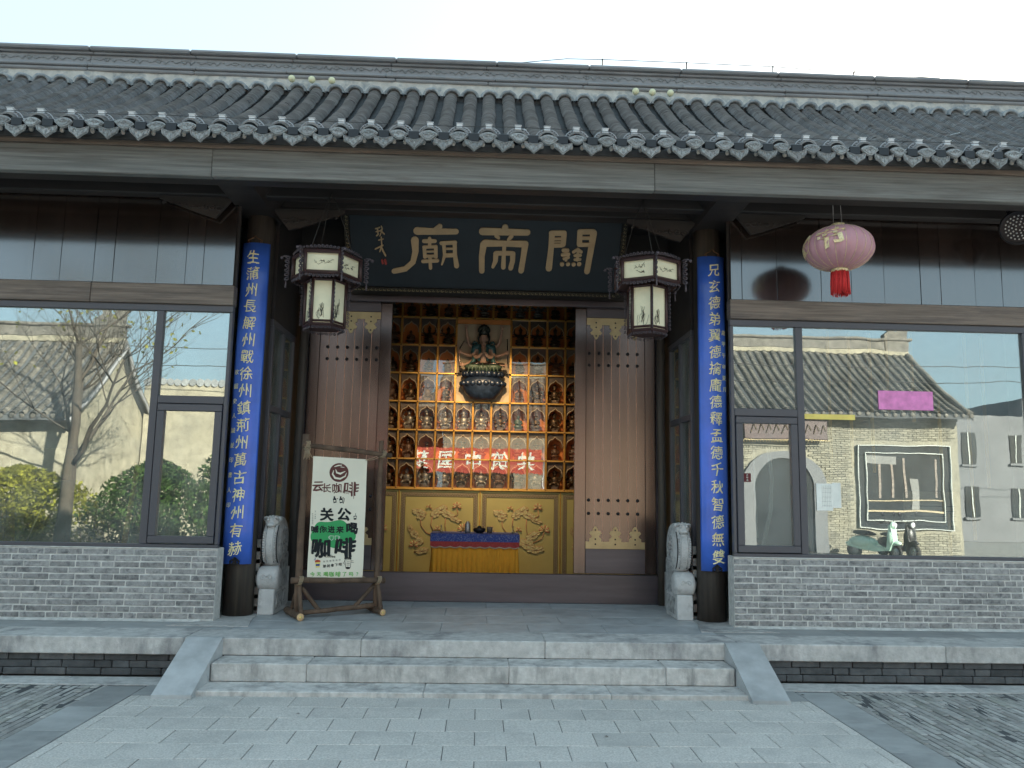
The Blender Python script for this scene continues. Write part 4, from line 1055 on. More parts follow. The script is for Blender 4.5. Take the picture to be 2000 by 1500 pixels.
# banner cloth with its print, all riding on one gently waved surface
ban = thing('coffee_banner', 'cream cloth banner printed with green patch and black coffee shop lettering', 'banner', tuple(A), ang)
bw, bh = bx1-bx0, bz1-bz0
def wv(u, v_):    # u,v in 0..1 from top left
    skew = 0
    x = bx0+bw*u-skew+.012; z = bz1-bh*v_-.012*u
    y = -.02-.006*math.sin(u*5+v_*4)-.004*math.sin(v_*13+u*3)-.012*abs(u-.5)**2
    return Vector((x, y, z))
b = MB(); nx, nz = 24, 44
for side in (0, 1):
    for j in range(nz+1):
        for i in range(nx+1):
            p = wv(i/nx, j/nz); b.v.append((p.x, p.y+.0015*side, p.z))
m = nx+1; T = m*(nz+1)
for j in range(nz):
    for i in range(nx): q = j*m+i; b.f += [(q, q+1, q+m+1, q+m), (T+q, T+q+m, T+q+m+1, T+q+1)]; b.sm += [True]*2
b.obj('cloth', 'cloth', ban)
# drawing frame: crop units (228..650 wide, 190..1145 tall)
def BU(px, py):
    L = 235-(py-190)*.028; Rr = 650-(py-190)*.026+(-2); T_ = 192+(px-235)*.04; Bm = 1148-(px-200)*.03
    return (px-L)/(Rr-L), (py-T_)/(Bm-T_)
lay = [0]
def pput(vs, fs, nm, m, lift=.0016):
    lay[0] += 1; o = []
    for q in vs:
        u, v_ = BU(q[0], q[1]); p = wv(u, v_); o.append((p.x, p.y-lift-(lay[0] % 40)*.00002-(q[2] if len(q) > 2 else 0), p.z))
    me = bpy.data.meshes.new(nm); me.from_pydata(o, [], fs); me.materials.append(M[m]); return link(nm, me, ban)
def ptext(txt, cx, cy, size, m, nm='print_character', off=.0, warp=.03, sx=1., rot=0, lift=.0024):
    vs, fs = glyphs(txt, size, 0, 0, warp, seed=int(cx)); c, s_ = math.cos(rot), math.sin(rot)
    P = []; F = []
    for q in range(7 if off else 1):
        dx, dy = (off*size*math.cos(q*PI/3), off*size*math.sin(q*PI/3)) if q else (0, 0)
        F += [tuple(i+len(P) for i in f_) for f_ in fs]; P += [(cx+(v.x*c+v.z*s_)*sx+dx, cy-(v.z*c-v.x*s_)+dy, q*.00003) for v in vs]
    return pput(P, F, nm, m, lift)
def fan(poly, nm, m, lift=.0016):
    cx = sum(p[0] for p in poly)/len(poly); cy = sum(p[1] for p in poly)/len(poly); n = len(poly); rings = 6; vs = [(cx, cy)]; fs = []
    for r_ in range(1, rings+1):
        for x, y in poly: vs.append((cx+(x-cx)*r_/rings, cy+(y-cy)*r_/rings))
    for i in range(n):
        fs.append((0, 1+(i+1) % n, 1+i))
        for r_ in range(rings-1): a = 1+r_*n; fs.append((a+i, a+(i+1) % n, a+n+(i+1) % n, a+n+i))
    return pput(vs, fs, nm, m, lift)
def disc(cx, cy, rx, ry=None, n=40): ry = ry or rx; return [(cx+rx*math.cos(2*PI*k/n), cy+ry*math.sin(2*PI*k/n)) for k in range(n)]
def pstroke(pts, wds, m, nm='print_stroke', lift=.0022):
    n = len(pts); wds = wds if isinstance(wds, (list, tuple)) else [wds]*n; L = []; Q = []
    for i, (x, y) in enumerate(pts):
        a = pts[max(i-1, 0)]; c = pts[min(i+1, n-1)]; dx, dy = c[0]-a[0], c[1]-a[1]; l = math.hypot(dx, dy) or 1
        L.append((x-dy/l*wds[i]/2, y+dx/l*wds[i]/2)); Q.append((x+dy/l*wds[i]/2, y-dx/l*wds[i]/2))
    return pput(L+Q, [(i, i+1, n+i+1, n+i) for i in range(n-1)], nm, m, lift)
fan(disc(430, 317, 74), 'logo_disc', 'pbrown')
pstroke([(388, 300), (380, 330), (400, 360), (440, 366), (478, 345), (488, 318)], [4, 12, 16, 14, 10, 3], 'cloth', lift=.0026)
pstroke([(402, 292), (412, 318), (440, 326), (478, 306)], [3, 14, 16, 4], 'cloth', lift=.0026)
pstroke([(392, 272), (420, 262), (450, 258), (440, 272), (470, 276)], [5, 10, 8, 7, 4], 'cloth', lift=.0026)
pstroke([(404, 345), (430, 350), (452, 340)], [3, 8, 3], 'pbrown', lift=.003)
for ch, x, y, sz, of in (('云', 272, 430, 88, .022), ('长', 338, 440, 76, .014), ('咖', 418, 440, 84, .014)):
    if sz > 5: ptext(ch, x, y, sz, 'pbrown', off=of, warp=.06)
ptext('啡', 528, 442, 118, 'pbrown', off=.016, warp=.05, sx=1.05)
ptext('YUNCHANG', 484, 468, 13, 'pbrown', warp=0); ptext('COFFEE', 492, 480, 11, 'pbrown', warp=0)
pstroke([(552, 390), (548, 460), (546, 522)], [10, 8, 3], 'pbrown')
# shop icons
for dx in (0, 48):
    fan([(388+dx, 522), (414+dx, 518), (416+dx, 552), (394+dx, 558)], 'print_icon', 'pblack')
    fan([(393+dx, 505), (404+dx, 503), (406+dx, 520), (394+dx, 521)], 'print_icon', 'pblack')
fan(disc(402, 540, 8, 7, 14), 'print_icon', 'cloth', .0026); fan(disc(450, 540, 9, 8, 14), 'print_icon', 'cloth', .0026); fan(disc(424, 522, 4, 4, 10), 'print_icon', 'pblack')
pstroke([(462, 512), (474, 518), (472, 540), (466, 560)], 5, 'pblack')
# green patch
blob = []
for k in range(72):
    a = 2*PI*k/72; rx, ry = 168, 108
    blob.append((392+rx*math.cos(a)*(1+.07*math.sin(3*a+.5)), 795+ry*math.sin(a)*(1+.10*math.sin(5*a+1)+.05*math.cos(2*a))))
fan(blob, 'green_patch', 'pgreen')
for ch, x, y, sz in (('关', 345, 646, 106), ('公', 474, 643, 106), ('喊', 258, 762, 58), ('你', 318, 762, 56), ('进', 380, 762, 56), ('来', 446, 762, 58), ('喝', 536, 752, 92), ('咖', 302, 904, 152), ('啡', 490, 898, 160)):
    ptext(ch, x, y, sz, 'pblack', off=.04, warp=.05, lift=.0032)
ptext('coffee', 378, 968, 30, 'pblack', warp=.02, sx=1.05, off=.01, rot=.05)
for cx in (384, 424): pstroke([(cx-14, 812), (cx-12, 838), (cx, 846), (cx+12, 838), (cx+14, 812), (cx-14, 812)], 3.5, 'pwhite', lift=.0034)
pstroke([(370, 816), (360, 820), (366, 834)], 3.5, 'pwhite', lift=.0034); pstroke([(438, 812), (447, 818), (440, 832)], 3.5, 'pwhite', lift=.0034)
# cups and small notes
fan([(546, 655), (572, 652), (568, 682), (550, 684)], 'print_icon', 'pblack'); fan([(550, 660), (568, 658), (566, 670), (551, 671)], 'print_icon', 'cloth', .0026); pstroke([(560, 652), (562, 632)], 3, 'pblack')
for i, ch in enumerate('来一杯咖啡'): ptext(ch, 257, 622+i*14, 10, 'pblack', warp=0)
for i, ch in enumerate('关公请你喝咖啡'): ptext(ch, 238, 642+i*13, 10, 'pblack', warp=0)
fan([(266, 1012), (306, 1008), (300, 1056), (272, 1058)], 'print_cup', 'pyel'); fan([(264, 1004), (284, 996), (304, 1002), (306, 1014), (266, 1018)], 'print_cup', 'pred', .0026)
fan([(271, 1030), (302, 1028), (300, 1044), (272, 1046)], 'print_cup', 'pblue', .0026); pstroke([(258, 1000), (272, 992), (262, 984), (270, 982)], 4, 'pblue')
for i, ch in enumerate('悄悄地告诉你'): ptext(ch, 332+i*23, 1010-i*3, 15, 'pblack', warp=.02)
for i, ch in enumerate('那就拿拿吧'[:2]+'拿下吧'): ptext(ch, 336+i*29, 1046-i*4, 25, 'pblack', off=.02, warp=.03)
pstroke([(484, 995), (492, 1050), (528, 1050), (532, 992), (484, 995)], 4, 'pblack'); pstroke([(482, 984), (508, 980), (534, 984)], 13, 'pblack')
for y in (1010, 1022, 1034): pstroke([(498, y), (522, y-1)], 3, 'pblack')
pstroke([(534, 1002), (550, 1000)], 3, 'pblack'); pstroke([(534, 1014), (552, 1014)], 3, 'pblack'); pstroke([(484, 1006), (472, 1020), (488, 1030)], 3, 'pblack'); fan(disc(508, 1056, 18, 9, 16), 'print_cup', 'pblack')
for ch, x, sz in (('今', 248, 36), ('天', 295, 34), ('喝', 346, 38), ('咖', 388, 40), ('啡', 436, 42), ('了', 484, 36), ('吗', 534, 36), ('？', 580, 34)):
    ptext(ch, x, 1108-(x-248)*.02, sz, 'pgreen2', off=.022, warp=.03)

# ------------------------------------------------------------------ altar wall: niches and figures
YN = 12.0; PX = .278; PZ = .431; ZN = 1.69
nw = link('niche_wall', None, hall, label='gilt grid of orange lined niches behind the doors')
NCOL = 13
xs = [(-NCOL/2+i)*PX for i in range(NCOL+1)]
def in_center(ci, ri): return abs(ci-(NCOL-1)/2) < 1.5 and 3 <= ri <= 5
# backs and side cheeks
bk = MB(); bk.box(xs[0], xs[-1], YN+.24, YN+.26, ZN, ZN+7*PZ).obj('niche_back', 'niche', nw)
b = MB()
for i, x in enumerate(xs):
    for r_ in range(7):
        if abs(x) < 1.4*PX*.99 and 3 <= r_ <= 5: continue
        b.box(x-.006, x+.006, YN+.012, YN+.24, ZN+r_*PZ+.008, ZN+(r_+1)*PZ-.008)
b.obj('niche_cheeks', 'niche', nw)
b = MB()
for r_ in range(8): b.box(xs[0], xs[-1], YN+.011, YN+.241, ZN+r_*PZ-.007, ZN+r_*PZ+.007) if r_ not in (4, 5) else [b.box(a, c, YN+.011, YN+.241, ZN+r_*PZ-.007, ZN+r_*PZ+.007) for a, c in ((xs[0], -1.5*PX), (1.5*PX, xs[-1]))]
b.obj('niche_shelves', 'niche', nw)
for i, x in enumerate(xs):
    segs = [(ZN, ZN+7*PZ)]
    if abs(x) < 1.4*PX: segs = [(ZN, ZN+3*PZ), (ZN+6*PZ, ZN+7*PZ)]
    for a, c in segs:
        MB().cbox(x-.013, x-.002, YN-.016, YN+.01, a, c, .003).obj('upright_rail', 'gold', nw); MB().cbox(x+.002, x+.013, YN-.016, YN+.01, a, c, .003).obj('upright_rail', 'gold', nw)
for r_ in range(8):
    z = ZN+r_*PZ
    for a, c in ([(xs[0], xs[-1])] if r_ not in (4, 5) else [(xs[0], -1.5*PX), (1.5*PX, xs[-1])]):
        MB().cbox(a, c, YN-.019, YN+.009, z-.012, z+.012, .004).obj('cross_rail', 'gold', nw)
b = MB()
for x in xs:
    for r_ in range(8):
        b.ball((x, YN-.022, ZN+r_*PZ), .013, 6, 4)
b.obj('rail_joints', 'copper', nw, kind='stuff')
# arches
def arch_mesh():
    b = MB(); hw = PX/2-.016; top = PZ-.014
    inner = []
    for k in range(13):
        u = -1+2*k/12; a = abs(u)
        z = .25+.085*(1-a**2.2)**.55+.035*max(0, 1-a*3.2)**1.3
        inner.append((u*(hw-.012), z))
    vs = []; fs = []
    for x, z in inner: vs.append((x, .03, z))
    for x, z in inner: vs.append((x/(hw-.012)*hw, .03, top))
    n = len(inner)
    fs = [(k, k+1, n+k+1, n+k) for k in range(n-1)]
    o = len(vs)
    for x, z in inner: vs.append((x, .05, z))
    fs += [(k, o+k, o+k+1, k+1) for k in range(n-1)]
    b.add(vs, fs); b2 = MB(); b2.tube([(x, .025, z) for x, z in [(inner[0][0], .2)]+inner+[(inner[-1][0], .2)]], .0075, 5)
    return b.mesh('arch_panel', 'figbase'), b2.mesh('arch_moulding', 'arch')
am1, am2 = arch_mesh()
gm = MB().box(-PX/2+.015, PX/2-.015, .0, .003, .013, PZ-.013).mesh('niche_pane', 'nglass')
# figurines: three carved kinds
def fig_king():
    b = MB(); b.box(-.06, .06, -.04, .04, 0, .06); 
    b.ball((0, 0, .09), .07, 10, 6, (1.15, .7, .6)); b.lathe([(.06, .08), (.052, .13), (.058, .17), (.03, .19)], 12, sy=.7)
    b.ball((0, -.01, .215), .026, 10, 7, (1, 1, 1.15)); b.lathe([(.03, .225), (.036, .25), (.02, .275), (.006, .29)], 10)
    for s in (-1, 1):
        b.tube([(s*.05, 0, .17), (s*.09, -.02, .145), (s*.06, -.05, .115)], [.018, .016, .012], 6); b.ball((s*.075, .005, .175), .02, 7, 5); b.ball((s*.095, -.0, .175), .014, 6, 4, (1.8, .5, .5))
        b.tube([(s*.02, -.03, .09), (s*.065, -.055, .075), (s*.055, -.05, .02)], [.022, .02, .015], 6)
    b.tube([(.1*math.cos(u), .03, .17+.095*math.sin(u)) for u in [-.5+4.1*k/12 for k in range(13)]], .006, 5)
    return b
def fig_monk():
    b = MB(); b.box(-.045, .045, -.035, .035, 0, .05); b.ball((0, -.01, .07), .06, 10, 6, (1.2, .75, .5)); b.lathe([(.055, .06), (.042, .12), (.04, .16), (.018, .178)], 12, sy=.7)
    b.ball((0, -.005, .20), .022, 10, 7, (1, 1, 1.15)); b.ball((0, 0, .226), .009, 6, 4)
    for s in (-1, 1): b.tube([(s*.038, 0, .155), (s*.05, -.02, .115), (s*.01, -.045, .105)], [.016, .015, .01], 6)
    return b
def fig_arms():
    b = MB(); b.box(-.05, .05, -.04, .04, 0, .045); b.lathe([(.06, .045), (.085, .065), (.06, .085), (.05, .09)], 14, sy=.7); b.ball((0, -.01, .105), .058, 10, 6, (1.3, .7, .45)); b.lathe([(.045, .1), (.032, .14), (.042, .18), (.018, .2)], 12, sy=.7)
    b.ball((0, -.005, .222), .023, 10, 7, (1, 1, 1.15)); b.lathe([(.026, .235), (.03, .255), (.012, .28), (.004, .3)], 10)
    for s in (-1, 1):
        for k in range(4):
            a = -.35+.55*k; b.tube([(s*.035, 0, .175), (s*(.07+.005*k), .005, .175+.03*math.sin(a)), (s*(.075+.035*math.cos(a)), -.005, .18+.075*math.sin(a))], [.011, .009, .007], 5); b.ball((s*(.075+.035*math.cos(a)), -.008, .185+.075*math.sin(a)), .011, 6, 4)
        b.tube([(s*.035, -.01, .17), (s*.05, -.035, .135), (0, -.05, .15)], .01, 5)
    return b
def fig_hat():
    b = fig_monk(); b.box(-.05, .05, -.006, .006, .222, .23); b.lathe([(.024, .215), (.022, .24), (.012, .245)], 10); return b
kinds = {'king': ('armoured figurine', fig_king), 'monk': ('seated monk figurine', fig_monk), 'arms': ('many armed figurine', fig_arms), 'hat': ('winged hat figurine', fig_hat)}
meshes = {}
for k, (l, fn) in kinds.items():
    b = fn(); b.xf(Matrix.Scale(1.08, 4))
    for mm in ('figd', 'figb', 'figs', 'figg'): meshes[k, mm] = b.mesh('deity_figurine', mm)
rowk = {6: 'arms', 5: 'arms', 4: 'monk', 3: 'king', 2: 'king', 1: 'hat', 0: 'king'}
tone = {'figd': 'dark gilt', 'figb': 'brown', 'figs': 'silvery', 'figg': 'green robed'}
rn = ['bottom', 'second from bottom', 'third from bottom', 'middle', 'third from top', 'second from top', 'top']
cn = ['first', 'second', 'third', 'fourth', 'fifth', 'sixth', 'seventh', 'eighth', 'ninth', 'tenth', 'eleventh']
rr = random.Random(3)
for r_ in range(7):
    for c in range(NCOL):
        if in_center(c, r_): continue
        x = (c-(NCOL-1)/2)*PX; z = ZN+r_*PZ
        link('arch_panel', am1, nw, (x, YN, z)); link('arch_moulding', am2, nw, (x, YN, z)); link('niche_pane', gm, nw, (x, YN+.011, z))
        if c in (0, NCOL-1): continue
        k = rowk[r_]
        if r_ == 6 and c in (2, 4, 10): k = 'monk'
        if r_ == 5 and c == 2: k = 'monk'
        if r_ == 4 and c in (2, 9, 10): k = 'arms'
        if r_ == 3 and c in (4, 8): k = 'hat'
        if r_ == 2 and c in (8, 9): k = 'monk'
        if r_ == 1 and c in (2, 1): k = 'king'
        mm = rr.choice(['figd', 'figd', 'figd', 'figs', 'figb'])
        if k in ('monk', 'hat'): mm = rr.choice(['figb', 'figd'])
        if r_ == 2 and c == 8: mm = 'figg'
        if r_ == 2 and 3 <= c <= 6: mm = 'figs'
        o = link('deity_figurine', meshes[k, mm], None, (x+rr.uniform(-.01, .01), YN+.13, z+.0075), rr.uniform(-.2, .2))
        o.scale = (1, 1, rr.uniform(.95, 1.06))
        tag(o, f'{tone[mm]} {kinds[k][0]}, {cn[c-1]} niche from left, {rn[r_]} row', 'figurine', 'small deity figurines in the niches')
        if k != 'hat':
            MB().cbox(x-.045, x+.045, YN+.05, YN+.056, z+.008, z+.045, .001).obj('name_card', 'figbase', nw)

# centre panel and the many-armed statue
MB().box(-1.5*PX+.014, 1.5*PX-.014, YN+.02, YN+.03, ZN+3*PZ+.012, ZN+6*PZ-.085).obj('cream_panel', 'cream', nw)
MB().cbox(-1.5*PX+.014, 1.5*PX-.014, YN-.0, YN+.05, ZN+6*PZ-.083, ZN+6*PZ-.014, .005).obj('panel_header', 'niche', nw)
st = thing('guardian_statue', 'many armed seated statue on dark blue lotus base in the niche wall', 'statue', (0, YN-.12, ZN+3*PZ+.02))
b = MB(); b.lathe([(.10, 0), (.17, .02), (.24, .09), (.29, .18), (.305, .235), (.25, .27), (.235, .285)], 28, sy=.6)
b.obj('pedestal', 'navy', st)
b = MB(); b.lathe([(.235, .285), (.265, .32), (.27, .35), (.24, .37)], 28, sy=.6)
for k in range(20):
    a = 2*PI*k/20; b.ball((.26*math.cos(a), .16*math.sin(a), .335), .042, 7, 5, (1, .7, .9)); b.ball((.285*math.cos(a+.15), .175*math.sin(a+.15), .21), .045, 7, 5, (1, .7, .8))
b.obj('lotus_petals', 'navy', st)
b = MB(); b.ball((0, -.0, .415), .25, 20, 9, (1, .62, .3)); b.ball((-.13, -.1, .42), .1, 12, 7, (1.3, .7, .45)); b.ball((.13, -.1, .42), .1, 12, 7, (1.3, .7, .45))
for k in range(9): b.tube([(-.2+.05*k, -.14, .45), (-.19+.047*k, -.165, .40), (-.2+.05*k, -.155, .35)], .012, 5)
b.obj('robe_skirt', 'robe', st)
st.scale = (1.1, 1, 1.17)
# body as one skinned surface
def skin_body(name, pts, edges, rad, m, parent, sub=1):
    me = bpy.data.meshes.new(name); me.from_pydata(pts, edges, []); o = bpy.data.objects.new(name, me); COL.objects.link(o)
    sk = o.modifiers.new('s', 'SKIN'); me.skin_vertices[0].data[0].use_root = True
    for i, r_ in enumerate(rad): me.skin_vertices[0].data[i].radius = (r_, r_*.85)
    ss = o.modifiers.new('u', 'SUBSURF'); ss.levels = sub
    dg = bpy.context.evaluated_depsgraph_get(); nm = bpy.data.meshes.new_from_object(o.evaluated_get(dg)); bpy.data.objects.remove(o)
    nm.materials.clear(); nm.materials.append(M[m]); nm.polygons.foreach_set('use_smooth', [True]*len(nm.polygons))
    return link(name, nm, parent)
P = [(0, 0, .45), (0, 0, .55), (0, 0, .66), (0, 0, .72), (0, -.005, .765)]; rad = [.1, .075, .085, .03, .028]; E = [(0, 1), (1, 2), (2, 3), (3, 4)]
def limb(pts, rs):
    i0 = len(P); P.extend(pts); rad.extend(rs); E.append((2, i0)); E.extend((i0+k, i0+k+1) for k in range(len(pts)-1))
for s in (-1, 1):
    limb([(s*.105, -.01, .665), (s*.15, -.05, .55), (s*.07, -.12, .545), (s*.012, -.15, .60)], [.045, .034, .026, .018])
    limb([(s*.10, .03, .69), (s*.20, .02, .71), (s*.235, .0, .83), (s*.245, -.01, .93)], [.04, .03, .024, .017])
    limb([(s*.10, .03, .64), (s*.18, .02, .575), (s*.27, -.02, .60), (s*.30, -.03, .615)], [.034, .027, .02, .016])
    limb([(s*.09, .02, .61), (s*.16, -.0, .50), (s*.24, -.05, .455), (s*.27, -.06, .45)], [.03, .026, .02, .016])
skin_body('body', P, E, rad, 'skin', st, 2)
b = MB()
for s in (-1, 1):   # hands: palm and fingers
    b.tube([(s*.006, -.155, .60), (s*.005, -.16, .65)], [.012, .005], 6); b.obj('hand', 'skin', st); b = MB()
    for c, d in (((s*.245, -.012, .945), (0, 0, 1)), ((s*.31, -.033, .62), (s, 0, .2)), ((s*.28, -.062, .45), (s, -.2, .1))):
        c = Vector(c); d = Vector(d).normalized(); b.ball(c, .02, 8, 5, (1, .6, 1.1)); sd_ = d.cross(Vector((0, 1, 0)))
        for k in range(4): p0 = c+sd_*(.011*(k-1.5)); b.tube([p0, p0+d*.025+Vector((0, -.004, 0)), p0+d*(.036+.005*(k in (1, 2)))+Vector((0, -.012, 0))], [.006, .0055, .004], 5)
        b.tube([c-sd_*.018, c-sd_*.03+d*.016], [.006, .005], 5); b.obj('hand', 'skin', st); b = MB()
b = MB(); b.ball((0, -.015, .81), .05, 16, 12, (.95, .95, 1.2)); b.ball((0, -.066, .80), .008, 6, 5, (1, 1, 1.6))
for s in (-1, 1): b.ball((s*.05, -.0, .80), .014, 6, 5, (.5, .8, 2)); b.tube([(s*.008, -.062, .822), (s*.02, -.061, .827), (s*.032, -.053, .823)], .0025, 4)
b.tube([(-.012, -.061, .78), (0, -.065, .777), (.012, -.061, .78)], .004, 5); b.obj('head', 'skin', st)
b = MB(); b.lathe([(.056, .845), (.068, .87), (.074, .92), (.06, .955), (.03, .985), (.008, 1.0)], 16, (0, -.0, 0))
for k in range(7):
    a = -PI/2+(-1.25+.417*k); b.ball((.07*math.cos(a), .07*math.sin(a), .93+.02*math.cos((k-3)*.9)), .024, 7, 6, (1, 1, 1.5))
for s in (-1, 1): b.tube([(s*.06, 0, .87), (s*.075, .0, .80), (s*.06, 0, .74)], [.016, .014, .01], 6)
b.obj('crown', 'crown', st)
b = MB()
for s in (-1, 1):
    b.tube([(s*.03, -.06, .70), (s*.07, -.055, .69), (s*.125, -.01, .68), (s*.14, -.03, .60)], [.02, .04, .05, .04], 8)
    b.tube([(s*.05, -.075, .68), (s*.05, -.09, .6), (s*.06, -.08, .5)], [.02, .022, .02], 8); b.tube([(s*.13, -.06, .56), (s*.13, -.09, .5), (s*.18, -.08, .45)], [.03, .03, .02], 8)
    b.tube([(s*.15, .0, .72), (s*.13, .0, .76), (s*.09, 0, .74)], .018, 6)
b.obj('shawl', 'teal', st)
b = MB(); b.tube([(-.19, .0, .73), (-.27, 0, .76), (-.32, -.01, .68), (-.33, -.02, .58), (-.31, -.03, .42), (-.30, -.03, .38)], .009, 6); b.tube([(.32, -.03, .80), (.33, -.03, .62), (.335, -.03, .48)], .008, 6)
b.tube([(.0, -.15, .455), (.14, -.17, .46), (.29, -.15, .455)], .011, 6); b.tube([(-.16, -.16, .46), (-.02, -.165, .455)], .011, 6); b.obj('held_weapons', 'bronze', st)
b = MB()
for k in range(9): b.ball((.03*math.cos(PI*k/8+PI), -.085-.012*math.sin(PI*k/8), .675+.03*math.sin(PI+PI*k/8)), .007, 5, 4)
b.obj('necklace', 'brass', st)
for s in (-1, 1):
    o = MB().tube([(0, 0, 0), (-s*.04, -.02, -.005), (-s*.085, -.03, .035)], [.012, .012, .02], 7).obj('spot_lamp', 'black', None, loc=(s*(1.5*PX), YN-.03, ZN+4*PZ)); tag(o, 'small black spot lamp on the gilt rail %s of the big statue' % ('left' if s < 0 else 'right'), 'lamp')

# lower gold panels with lotus relief
def lotus(par):
    b = MB(); c = MB()
    def leaf(cx, cz, w, h, tilt_, seed):
        r_ = random.Random(seed); n = 26; ring = []
        for k in range(n):
            a = 2*PI*k/n; rad_ = 1+.13*math.sin(5*a+seed)+.07*math.sin(9*a+seed*2)
            x = w*math.cos(a)*rad_; z = h*math.sin(a)*rad_; x, z = x*math.cos(tilt_)-z*math.sin(tilt_), x*math.sin(tilt_)+z*math.cos(tilt_); ring.append((cx+x, cz+z))
        vs = [(cx, -.016, cz-.01)]+[(x, -.008-.014*abs(math.sin(k*1.2)), z) for k, (x, z) in enumerate(ring)]
        b.add(vs, [(0, 1+k, 1+(k+1) % n) for k in range(n)], True); c.tube([(x, -.012, z) for x, z in ring], .0042, 4, closed=True)
        for k in range(0, n, 4): c.tube([(cx, -.018, cz-.01), (ring[k][0]*.6+cx*.4, -.018, ring[k][1]*.6+cz*.4), (ring[k][0], -.02, ring[k][1])], .0025, 3)
    def flower(cx, cz, r_, nn=9):
        for k in range(nn):
            a = PI*(-.1+1.2*k/(nn-1)); p = Vector((cx+r_*.55*math.cos(a), -.02, cz+r_*.55*math.sin(a)))
            bb = MB(); bb.ball((0, 0, 0), r_*.5, 8, 5, (.34, .3, 1)); bb.xf(Matrix.Translation(p)@Matrix.Rotation(-(a-PI/2), 4, 'Y')); (b if k % 2 else c).add(bb.v, bb.f, True)
    def stem(pts, r_=.006): c.tube([(x, -.01, z) for x, z in pts], r_, 5)
    leaf(-.30, .30, .10, .045, -.2, 1); leaf(-.27, .24, .06, .05, .1, 2)
    leaf(.02, .34, .10, .05, .5, 3); leaf(.12, .28, .12, .05, -.45, 4); leaf(-.06, .28, .06, .055, .2, 5); leaf(.24, .2, .09, .03, -.35, 6)
    flower(.26, .39, .07); flower(-.15, .37, .05, 6); flower(.36, .06, .085, 10); flower(-.36, -.18, .07, 9); flower(-.02, .06, .05, 7)
    leaf(.19, -.02, .1, .05, .4, 8); leaf(.10, -.14, .12, .07, -.2, 9); leaf(.24, -.22, .12, .05, .1, 10); leaf(-.36, -.02, .05, .06, .9, 11); leaf(-.24, -.26, .1, .04, .2, 12); leaf(-.28, -.12, .06, .05, -.5, 13); leaf(-.42, .06, .03, .05, 0, 14)
    stem([(-.27, .2), (-.26, .1), (-.18, -.0), (-.02, -.06)]); stem([(.1, .25), (.09, .1), (.13, -.1)]); stem([(-.1, .24), (-.12, .12), (-.06, -.02)]); stem([(.26, .36), (.28, .28), (.2, .22)]); stem([(.36, .04), (.33, -.06), (.2, -.12)]); stem([(-.1, -.22), (.0, -.16), (.12, -.1)])
    return b.mesh('lotus_relief', 'panelr'), c.mesh('lotus_outline', 'petal')
l1, l2 = lotus(None)
for x0, x1 in ((-2.4, -1.2), (-1.2, 0), (0, 1.2), (1.2, 2.4)):
    gp = MB().cbox(x0+.006, x1-.006, YN, YN+.03, ZP+.01, ZN-.03, .006).obj('gold_panel', 'panel', nw)
    cx = (x0+x1)/2; cz = (ZP+ZN)/2; 
    o = 0.075; w_ = .6-o; 
    zt, zbm = ZN-.03-.035, ZP+.05
    for d in (.035, .095):
        MB().tube([(x0+d, YN-.003, zbm+d-.035), (x1-d, YN-.003, zbm+d-.035), (x1-d, YN-.003, zt-d+.035), (x0+d, YN-.003, zt-d+.035)], .004, 4, closed=True, smooth=False).obj('fret_line', 'paneld', gp)
    fb = MB(); 
    for (a1, a2, c1, c2) in ((x0+.04, x1-.04, zt-.055, zt-.005), (x0+.04, x1-.04, zbm+.005, zbm+.055)): fb.box(a1, a2, YN-.002, YN+.004, c1, c2)
    for (a1, a2) in ((x0+.04, x0+.09), (x1-.09, x1-.04)): fb.box(a1, a2, YN-.002, YN+.004, zbm+.057, zt-.057)
    fb.obj('fret_band', 'fret', gp)
    b = MB(); k = 0; x = x0+.05
    while x < x1-.06: 
        for zz in (zt-.03, zbm+.03): b.tube([(x, YN-.004, zz-.018), (x+.018, YN-.004, zz+.018), (x+.036, YN-.004, zz-.018)], .0028, 3)
        x += .04
    z = zbm+.07
    while z < zt-.08:
        for xx in (x0+.065, x1-.065): b.tube([(xx-.018, YN-.004, z), (xx+.018, YN-.004, z+.018), (xx-.018, YN-.004, z+.036)], .0028, 3)
        z += .04
    b.obj('fret_pattern', 'paneld', gp)
    link('lotus_relief', l1, gp, (cx, YN, cz+.02)); link('lotus_outline', l2, gp, (cx, YN, cz+.02))
MB().cbox(-2.4, 2.4, YN-.03, YN+.02, ZN-.028, ZN-.002, .006).obj('panel_cap', 'gold', nw)
for x in (-1.2, 0, 1.2): MB().cbox(x-.008, x+.008, YN-.014, YN+.0, ZP+.01, ZN-.03, .004).obj('panel_mullion', 'gold', nw)

# altar table
tb = thing('altar_table', 'low altar table covered by pleated saffron skirt under a blue brocade cloth', 'table', (-.055, 11.1, ZP))
MB().cbox(-.55, .55, -.2, .25, .70, .745, .006).obj('table_top', 'dark', tb)
for x in (-.5, .5):
    for y in (-.15, .2): MB().box(x-.025, x+.025, y-.025, y+.025, 0, .70).obj('leg', 'dark', tb)
b = MB(); path = []
n = 220
def pth(u):
    if u < .18: return Vector((-.575, .25-.5*u/.18, 0)), Vector((-1, 0, 0))
    if u > .82: return Vector((.575, -.25+.5*(u-.82)/.18, 0)), Vector((1, 0, 0))
    return Vector((-.575+1.15*(u-.18)/.64, -.25, 0)), Vector((0, -1, 0))
rws = 10
for j in range(rws+1):
    v_ = j/rws
    for i in range(n+1):
        p, o = pth(i/n); ph = i/n*2*PI*27; am_ = (.004+.016*v_); off = am_*(math.sin(ph+.8*math.sin(i*.13)))+.035*v_*v_
        b.v.append((p.x+o.x*off, p.y+o.y*off, .62-.60*v_))
